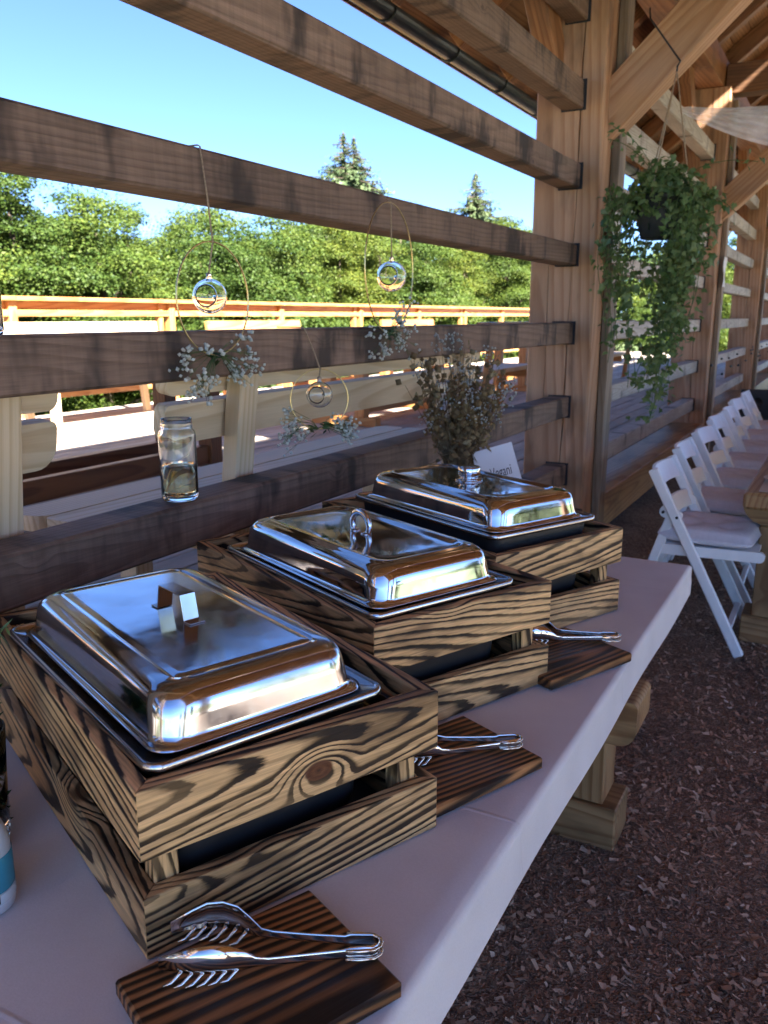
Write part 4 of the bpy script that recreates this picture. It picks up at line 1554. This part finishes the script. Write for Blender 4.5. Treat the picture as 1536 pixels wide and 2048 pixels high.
# ------------------------------------------------------------------ white folding chairs
def chair():
    t = empty('folding_chair', (0, 0, 0), 0, 'white folding chair', 'chair', 'white folding chairs along the dining table')
    up = (0, 1, 0)
    for s in (-1, 1):
        y = s * .205
        span('long_leg', WHITE, t, (-.205, y, .795), (.215, y, .0), .045, .024, up, .006)
        yi = s * .172
        span('rear_leg', WHITE, t, (-.115, yi, .60), (-.30, yi, .0), .04, .022, up, .006)
        v, f = prism([(p[0], p[1]) for p in _round_rect(.10, .055, .024)], .010, 'y')
        br_ = link('hinge_plate', mesh('hinge_plate', v, f), WHITE, t, T(-.118, s * .188, .600) @ Matrix.Rotation(R(20), 4, 'Y'))
        for q in (-.03, .03):
            v, f = lathe([(.006, -.008), (.006, .0075), (.004, .009), (.0005, .0095)], 10, True, False)
            link('rivet', mesh('rivet', v, f, True), DARKMETAL, br_, T(-.118 + q, s * (.213 if s < 0 else .213), .60 - q * .3) @ Matrix.Rotation(R(90 * (1 if s < 0 else -1)), 4, 'X'))
        v, f = prism([(p[0], p[1]) for p in _round_rect(.46, .046, .022)], .024, 'y')
        link('seat_rail', mesh('seat_rail', v, f), WHITE, t, T(.045, s * .188 if False else s * .168, .44) @ Matrix.Rotation(R(-1.5), 4, 'Y'))
    # seat panel
    v, f = prism([(p[0], p[1]) for p in _round_rect(.42, .31, .03)], .016, 'z')
    link('seat_panel', mesh('seat_panel', v, f), WHITE, t, T(.035, 0, .452))
    # curved back slats between the long legs
    def slat(z0, z1, name):
        V, F = [], []
        n = 12
        for k in range(n + 1):
            y = -.193 + .386 * k / n
            bow = .030 * (1 - (2 * k / n - 1) ** 2)
            for (z, o) in ((z0, 0), (z1, 0), (z1, .014), (z0, .014)):
                xz = -.205 + (.795 - z) * .528
                V.append((xz - bow - .006 + o, y, z))
        for k in range(n):
            a, b = k * 4, (k + 1) * 4
            for q in range(4):
                r_ = (q + 1) % 4
                F.append((a + q, b + q, b + r_, a + r_))
        F += [(0, 1, 2, 3), tuple(n * 4 + q for q in (3, 2, 1, 0))]
        o = link(name, mesh(name, V, F, False), WHITE, t)
        bv = o.modifiers.new('edge', 'BEVEL'); bv.width = .003; bv.segments = 2; bv.limit_method = 'ANGLE'; bv.angle_limit = R(50)
    slat(.705, .790, 'top_slat')
    slat(.575, .645, 'back_slat')
    span('stretcher', WHITE, t, (.158, -.19, .11), (.158, .19, .11), .028, .02, (0, 0, 1), .005)
    span('stretcher', WHITE, t, (-.27, -.16, .10), (-.27, .16, .10), .028, .02, (0, 0, 1), .005)
    return t


CUSH = plain('cushion_cotton', (.66, .65, .71), .9, var=.06, scale=60, bump=.15)


def cushion_mesh():
    n = 28
    V, F = [], []
    S = .205
    def shape(u, v):
        e = (1 - abs(u) ** 4.5) * (1 - abs(v) ** 4.5)
        e = max(0, e) ** .42
        tuft = 0
        for (a, b) in ((-.4, -.4), (.4, -.4), (-.4, .4), (.4, .4), (0, 0)):
            d2 = (u - a) ** 2 + (v - b) ** 2
            tuft += math.exp(-d2 / .018) * .6 + math.exp(-d2 / .09) * .35
        return e, e * (1 - .62 * min(1, tuft))
    for side in (1, -1):
        for j in range(n + 1):
            for i in range(n + 1):
                u, v = 2 * i / n - 1, 2 * j / n - 1
                e, h = shape(u, v)
                z = .045 + .05 * h if side > 0 else .045 - .040 * e
                rx = 1 - .05 * abs(v) ** 6; ry = 1 - .05 * abs(u) ** 6
                V.append((u * S * rx, v * S * ry, z))
    m = (n + 1) ** 2
    for j in range(n):
        for i in range(n):
            a = j * (n + 1) + i
            F.append((a, a + 1, a + n + 2, a + n + 1))
            F.append((m + a + n + 1, m + a + n + 2, m + a + 1, m + a))
    # stitch the rim
    rim = [i for i in range(n + 1)] + [j * (n + 1) + n for j in range(1, n + 1)] + [n * (n + 1) + i for i in range(n - 1, -1, -1)] + [j * (n + 1) for j in range(n - 1, 0, -1)]
    for k in range(len(rim)):
        a, b = rim[k], rim[(k + 1) % len(rim)]
        F.append((b, a, m + a, m + b))
    return mesh('cushion', V, F, True)


ch0 = chair()
cm_ = cushion_mesh()
cm_.materials.append(CUSH)
ORD = ['first', 'second', 'third', 'fourth', 'fifth', 'sixth', 'seventh', 'eighth', 'ninth', 'tenth', 'eleventh']
NCH = 7
for i in range(NCH):
    c = ch0 if i == 0 else copy_tree(ch0)
    y = 3.955 + i * .675
    x = -.50 - (.015 if i % 2 else 0) - .012 * i
    rz = rnd.uniform(-.10, .10) if i else 0
    place(c, x, y, 0.012, rz, ('nearest white folding chair, beside the end of the dining table' if i == 0 else
          'white folding chair, %s from the buffet in the row along the dining table' % ORD[i]))
    q = link('seat_cushion', cm_, CUSH, None, T(x + .035, y, .012 + .459) @ RZ(rz + rnd.uniform(-.06, .06)))
    tag(q, ('tufted lilac-white cushion on the nearest folding chair' if i == 0 else 'tufted lilac-white cushion on the %s folding chair from the buffet' % ORD[i]), 'cushion', 'cushions on the folding chairs')
for i, (x, y) in enumerate(((-.30, 9.6), (-.22, 10.3))):
    c = copy_tree(ch0)
    place(c, x, y, .012, .1, ('white folding chair at the far end, left of the dark cabinet', 'white folding chair at the far end, cut by the right edge')[i])
    c['group'] = 'white folding chairs at the far end'

# ------------------------------------------------------------------ dining table
dt = empty('dining_table', (0, 0, 0.012), 0, 'long heavy timber dining table with rough dark edge at the right', 'table')
for k in range(4):
    a = -.325 + k * .24
    bar('top_plank', TABLEW, dt, (a + .002, 3.66, .675), (a + .236, 9.2, .745), 1, .012)
for yc in (4.05, 6.4, 8.8):
    v, f = rounded_board(1.02, .13, .15, .10)
    link('cross_beam', mesh('cross_beam', v, f), TABLEW, dt, T(.16, yc, .609))
    bar('leg', TABLEW, dt, (-.27, yc - .09, .125), (-.03, yc + .09, .543))
    bar('leg', TABLEW, dt, (.35, yc - .09, .125), (.59, yc + .09, .543))
    bar('foot_beam', TABLEW, dt, (-.31, yc - .10, .0), (.63, yc + .10, .124), 0)
rn = tag(bar('table_runner', plain('linen', (.55, .48, .38), .9, var=.1, scale=120, bump=.2), None, (-.27, 3.70, .7585), (.40, 9.1, .7605), 1, .001), 'beige linen runner lying on the dining table', 'runner')


def plate(x, y, z, r, label, mat):
    v, f = lathe([(r * .55, 0), (r * .62, .002), (r * .98, .014), (r, .016), (r * .97, .0175), (r * .60, .006), (.0005, .005)], 36, True, False)
    tag(link('plate', mesh('plate', v, f, True), mat, None, T(x, y, z)), label, 'plate', 'plates on the dining table')


PLB = plain('stoneware', (.42, .34, .26), .35, var=.1)
for i in range(7):
    y = 3.96 + i * .615
    nm = 'nearest place setting' if i == 0 else '%s place setting' % ORD[i]
    plate(-.14, y, .7615, .135, 'brown stoneware charger plate at the %s of the dining table' % nm, PLB)
    plate(-.14, y, .7795, .11, 'white plate stacked on the charger at the %s of the dining table' % nm, PLATE)
    V, F = [], []
    for j in range(9):
        for i2 in range(9):
            u, v2 = i2 / 8 - .5, j / 8 - .5
            V.append((u * .10, v2 * .16, .004 + .028 * math.exp(-(u * u) / .02) * (1 - abs(v2)) + .004 * math.sin(j * 1.9 + i2)))
    for j in range(8):
        for i2 in range(8):
            a = j * 9 + i2
            F.append((a, a + 1, a + 10, a + 9))
    tag(link('napkin', mesh('napkin', V, F, True), CUSH, None, T(-.14, y, .7965) @ RZ(rnd.uniform(-.2, .2) + .5)), 'folded cloth napkin at the %s of the dining table' % nm, 'napkin', 'napkins on the plates')

# ------------------------------------------------------------------ tulle, papers, cable, far furniture
g = G('tulle')
g.fin(Base_Color=(.86, .86, .87), Roughness=.9)
tr = g.n('BsdfTransparent')
tl = g.n('BsdfTranslucent', {0: (.8, .78, .77, 1)})
m1 = g.n('MixShader', {0: .5, 1: g.b.outputs[0], 2: tl.outputs[0]})
wv = g.noise(g.n('TexCoord').outputs['Object'], 9.0, 3.0)
m2 = g.n('MixShader', {0: g.rng(wv, .3, .7, .40, .72), 1: tr.outputs[0], 2: m1.outputs[0]})
g.t.links.new(m2.outputs[0], g.out.inputs[0])
TULLE = g.m


def swag(name, p0, p1, sag, wid, label, folds=5, tw=0.0):
    p0, p1 = Vector(p0), Vector(p1)
    nu, nv = 40, 26
    V, F = [], []
    mid = (p0 + p1) / 2
    for i in range(nu + 1):
        u = i / nu
        c = p0.lerp(p1, u) - mid
        c.z -= sag * 4 * u * (1 - u)
        gather = .25 + .75 * math.sin(math.pi * u) ** .7
        for j in range(nv + 1):
            v = j / nv - .5
            dz = -v * wid * gather
            dd = .035 * math.sin(v * folds * 6.28 + u * 3 + tw) * gather
            V.append(c + Vector((dd * .5, dd, dz + .02 * math.sin(u * 9 + v * 4))))
    for i in range(nu):
        for j in range(nv):
            a = i * (nv + 1) + j
            F.append((a, a + 1, a + nv + 2, a + nv + 1))
    tag(link(name, mesh(name, V, F, True), TULLE, None, T(*mid)), label, 'drape', 'tulle drapes under the roof')


swag('tulle_drape', (-1.05, 5.6, 2.66), (.9, 6.6, 2.78), .16, .24, 'sheer white tulle swag stretched across the barn at right')
swag('tulle_drape', (-1.05, 9.5, 2.85), (.9, 10.2, 2.95), .22, .34, 'sheer white tulle swag farther back under the roof', 4, 1.0)
swag('tulle_drape', (-1.12, 3.92, 2.95), (-.35, 3.62, 3.10), .16, .26, 'grey sheer drape gathered above the big post at the top edge', 3, 2.0)

for (y, z0, z1, lb) in ((4.44, 1.72, 1.96, 'white paper sheet pinned on the batten of the big post'), (8.49, 1.72, 1.98, 'white paper sheet pinned on the batten of the second post')):
    V, F = [], []
    for j in range(9):
        for i in range(5):
            V.append((.004 + .006 * math.sin(j * .8 + i * .5), -.075 + .15 * i / 4, -(z1 - z0) / 2 + (z1 - z0) * j / 8))
    for j in range(8):
        for i in range(4):
            a = j * 5 + i
            F.append((a, a + 1, a + 6, a + 5))
    o = link('paper_sheet', mesh('paper_sheet', V, F, True), CARD, None, T(-1.098, y, (z0 + z1) / 2))
    tag(o, lb, 'paper')

pts = [(-1.02, 4.3, .10), (-.95, 4.5, .06), (-.90, 4.62, .04), (-.83, 4.70, .03), (-.80, 4.85, .045), (-.86, 5.1, .02), (-.80, 5.4, .03), (-.90, 5.8, .03)]
cv = []
for a, b_ in zip(pts[:-1], pts[1:]):
    for k in range(5):
        cv.append(Vector(a).lerp(Vector(b_), k / 5))
v, f = tube(cv, .004, 6)
tag(link('power_cable', mesh('power_cable', v, f, True), WHITE), 'thin white cable lying on the wood chips by the wall', 'cable')

cab = empty('serving_counter', (.15, 13.2, 0.01), 0, 'dark brown timber counter with orange uprights at the far right', 'counter')
bar('front_panel', BROWN, cab, (-1.0, -.3, .05), (1.2, -.25, 1.02))
bar('top_board', BROWN, cab, (-1.05, -.4, 1.021), (1.25, .3, 1.07), 0)
bar('back_panel', BROWN, cab, (-1.0, .2, .05), (1.2, .25, 1.02))
for x in (-.95, .0, 1.1):
    bar('upright', ORANGE, cab, (x, -.245, 1.071), (x + .12, -.145, 2.4))
bar('head_beam', ORANGE, cab, (-1.0, -.25, 2.401), (1.25, -.13, 2.55))
for x in (-.78, -.55, .2, .45, .7):
    bar('slat', PALE, cab, (x, -.2, 1.071), (x + .06, -.17, 2.4))
for z in (.3, .62):
    bar('panel_rail', ORANGE, cab, (-1.0, -.325, z), (1.2, -.301, z + .06), 0)

spk = empty('loudspeaker', (-.93, 10.9, 0.01), .2, 'black loudspeaker standing on the floor by the far wall', 'loudspeaker')
V = [(-.19, -.18, 0), (.19, -.18, 0), (.14, .18, 0), (-.14, .18, 0), (-.19, -.18, .62), (.19, -.18, .62), (.14, .18, .58), (-.14, .18, .58)]
o = link('cabinet', mesh('cabinet', V, [(3, 2, 1, 0), (4, 5, 6, 7), (0, 1, 5, 4), (1, 2, 6, 5), (2, 3, 7, 6), (3, 0, 4, 7)]), BLACK, spk)
bv = o.modifiers.new('edge', 'BEVEL'); bv.width = .015; bv.segments = 2
for (z, r_) in ((.2, .13), (.46, .07)):
    v, f = lathe([(r_, 0), (r_, .006), (r_ * .9, .01), (r_ * .8, .003), (r_ * .3, -.01), (.0005, .002)], 28, True, False)
    link('speaker_cone', mesh('speaker_cone', v, f, True), DARKMETAL, spk, T(0, -.1815, z) @ Matrix.Rotation(R(90), 4, 'X'))

# ------------------------------------------------------------------ trees
def crown_mesh(name, seed, rx, rz, clumps, per, leaf):
    rs = np.random.RandomState(seed)
    Cs, Rs = [], []
    while len(Cs) < clumps:
        d = rs.randn(3); d /= np.linalg.norm(d)
        q = rs.rand() ** .45
        p = d * q * np.array([rx, rx, rz])
        p[2] += rz
        # narrower towards the top, a ragged outline
        k = 1 - .75 * max(0, (p[2] / (2 * rz) - .40)) * 1.5
        p[:2] *= k * rs.uniform(.8, 1.2)
        Cs.append(p); Rs.append(rs.uniform(.32, .75) * rx / 2.2)
    # leading shoots poke out of the crown
    for q in range(14):
        c = Cs[rs.randint(len(Cs))]
        if c[2] < rz: continue
        lean = rs.randn(2) * .12
        for st_ in range(4):
            Cs.append(c + np.array([lean[0] * st_, lean[1] * st_, .25 + .17 * st_])); Rs.append((.30 - .055 * st_) * rx / 2.2)
    P, N = [], []
    for c, r_ in zip(Cs, Rs):
        pn = max(14, int(per * (r_ / (.53 * rx / 2.2)) ** 2))
        d = rs.randn(pn, 3); d /= np.linalg.norm(d, axis=1, keepdims=True)
        d[:, 2] = np.where(d[:, 2] < -.3, -d[:, 2] * .5, d[:, 2])
        rad = r_ * (.45 + .7 * rs.rand(pn, 1))
        P.append(c + d * rad * np.array([1, 1, .75]))
        N.append(d * .8 + np.array([0, 0, .5]) + rs.randn(pn, 3) * .45)
    P, N = np.concatenate(P), np.concatenate(N)
    s = rs.uniform(.6, 1.3, len(P)) * leaf
    return quads(name, leaf_quads(P, s, s * .62, N, seed), len(P)), Cs


def trunk_mesh(H, r, limbs, seed):
    rr = random.Random(seed)
    parts = [tube([(0, 0, -.3), (.05, .02, H * .35), (-.04, .06, H * .7), (0, 0, H)], [r * 1.25, r, r * .6, r * .2], 8)]
    for c in limbs:
        z0 = min(H * .8, max(H * .15, c[2] * rr.uniform(.45, .7)))
        parts.append(tube([(0, 0, z0), (c[0] * .5, c[1] * .5, (z0 + c[2]) * .52), tuple(c)], [r * .4, r * .25, r * .08], 5))
    v, f = join(parts)
    return mesh('trunk', v, f, True)


PROTO = []
for s, (rx, rz, cl) in enumerate(((2.5, 3.6, 95), (2.1, 4.2, 95), (3.0, 3.3, 105), (2.2, 3.0, 80))):
    cmsh, Cs = crown_mesh('crown', 100 + s, rx, rz, cl, 560, .080)
    cmsh.materials.append(LEAF)
    tm_ = trunk_mesh(rz * 1.7, .16, Cs[:14], s)
    tm_.materials.append(BARK)
    t = empty('broadleaf_tree', (0, 0, -50), 0)
    link('crown', cmsh, LEAF, t)
    link('trunk', tm_, BARK, t)
    PROTO.append((t, 2 * rz))


def spruce_mesh(H, seed, spread=.19, n_wh=84):
    rs = np.random.RandomState(seed)
    P, N, L, W = [], [], [], []
    br = []
    for k in range(n_wh):
        f_ = k / (n_wh - 1)
        z = H * (.06 + .93 * f_)
        R_ = min(spread * H * (1 - f_), 2.9) * (.8 + .35 * math.sin(k * 1.9)) + .08
        nb = 13 if f_ < .88 else 8
        for b in range(nb):
            a = rs.rand() * 6.283
            ln = R_ * rs.uniform(.55, 1.15)
            steps = max(3, int(ln / .10))
            br.append(([0, 0, z], [math.cos(a) * ln * .6, math.sin(a) * ln * .6, z - ln * .12], [math.cos(a) * ln, math.sin(a) * ln, z - ln * .10]))
            for q in range(steps):
                u = (q + rs.rand()) / steps
                for side in (-1, 0, 1):
                    x = math.cos(a) * ln * u - math.sin(a) * side * .16 * (1 - u * .7) * rs.rand()
                    y = math.sin(a) * ln * u + math.cos(a) * side * .16 * (1 - u * .7) * rs.rand()
                    zz = z - ln * (.30 * u - .20 * u * u) - .04 - .10 * abs(side) * rs.rand()
                    P.append((x, y, zz)); N.append((math.cos(a) * .5 + rs.randn() * .5, math.sin(a) * .5 + rs.randn() * .5, .7))
    P, N = np.array(P), np.array(N)
    s = rs.uniform(.13, .28, len(P)) * np.clip((H - P[:, 2]) / 2.0, .45, 1.1)
    me = quads('needles', leaf_quads(P, s, s * .42, N, seed, 1.2), len(P))
    me.materials.append(NEEDLE)
    v, f = join([tube([(0, 0, -.5), (0, 0, H * .5), (0, 0, H)], [H * .02, H * .012, .01], 7)] + [tube(b, [.03, .02, .006], 4) for b in br[::2]])
    tm_ = mesh('trunk', v, f, True)
    tm_.materials.append(BARK)
    return me, tm_


def ray_az(px): return math.atan((px - 768) / (1680 / math.cos(R(PITCH)))) - R(YAW)      # azimuth from +Y of an image column


def at(px, dist):
    a = ray_az(px)
    return math.sin(a) * dist, math.cos(a) * dist


for (px, dist, top, sd, lb, spd) in ((690, 36, 8.63, 1, 'taller spruce with a double tip above the middle rail', .90), (945, 38, 7.41, 2, 'smaller pointed spruce left of the big post', .90)):
    x, y = at(px, dist)
    gz = ground_z(x, y)
    me, tm_ = spruce_mesh(top - gz, sd, spd)
    t = empty('spruce_tree', (x, y, gz), rnd.uniform(0, 6), lb, 'tree')
    link('crown', me, NEEDLE, t)
    link('trunk', tm_, BARK, t)
    if sd == 1:
        me2, tm2 = spruce_mesh((top - gz) * .97, 7, .80)
        link('crown', me2, NEEDLE, t, T(.75, .35, 0))
        link('trunk', tm2, BARK, t, T(.75, .35, 0))

SPOTS = []
# (image column, distance, image row of the top): front row, a taller row behind, then what shows past the big post
for px, dist, yt in ((-70, 17, 345), (38, 16.5, 375), (-160, 19, 360), (132, 19, 492), (205, 18, 425), (310, 20, 500), (405, 20, 455), (505, 21, 470), (590, 22, 475), (680, 23, 470), (760, 24, 480), (850, 24, 492), (930, 26, 485), (1010, 27, 490), (1075, 29, 470),
                     (172, 27, 418), (-10, 25, 372), (265, 26, 428), (445, 28, 425), (550, 29, 442), (640, 30, 455), (800, 31, 462), (880, 33, 468), (1040, 36, 465), (1150, 35, 452),
                     (1230, 34, 500), (1290, 36, 510), (1350, 38, 495), (1420, 40, 500), (1480, 42, 490), (1530, 45, 490), (95, 22, 440), (365, 26, 470), (725, 28, 468)):
    yt += rnd.uniform(-30, 34)
    SPOTS.append((*at(px, dist), 1.46 + math.tan(math.atan((1024 - yt + 38) / 1680) - R(PITCH)) * dist * math.cos(ray_az(px) + R(YAW))))
for (x, y, top) in ((9.4, -8, 2.4), (9.2, -4.6, 2.6), (9.5, -1.5, 2.3), (9.2, 1.8, 2.6), (9.4, 5.2, 2.4), (9.3, 8.6, 2.5), (-17, 4, 4.6), (-16, 0, 4.2), (-17, -5, 5), (-14, -10, 4.5), (-8, -15, 5)):  # hedge added to hide sunlit ground from the lids; then left-hand trees
    SPOTS.append((x, y, top))
LBL = ['rounded broadleaf tree in the green belt beyond the deck', 'tall narrow broadleaf tree in the green belt beyond the deck', 'wide spreading broadleaf tree in the green belt beyond the deck', 'low bushy broadleaf tree in the green belt beyond the deck']
used = [False] * 4
for i, (x, y, top) in enumerate(SPOTS):
    k = i % 4
    t, h0 = PROTO[k]
    if used[k]:
        t = copy_tree(t)
    used[k] = True
    gz = ground_z(x, y)
    s = (top - gz) / h0
    place(t, x, y, gz - .1, rnd.uniform(0, 6.28))
    wx_ = s * rnd.uniform(1.0, 1.3)
    t.scale = (wx_, wx_ * rnd.uniform(.95, 1.1), s)
    if i < 34:
        tag(t, LBL[k], 'tree', 'broadleaf trees beyond the deck')
    else:
        tag(t, ('%s added hedge shrub screening sunlit ground from the lids, right of the barn' if i < 40 else '%s broadleaf tree left of the barn behind the camera') % ORD[i - 34 if i < 40 else i - 40], 'tree', 'trees out of view')
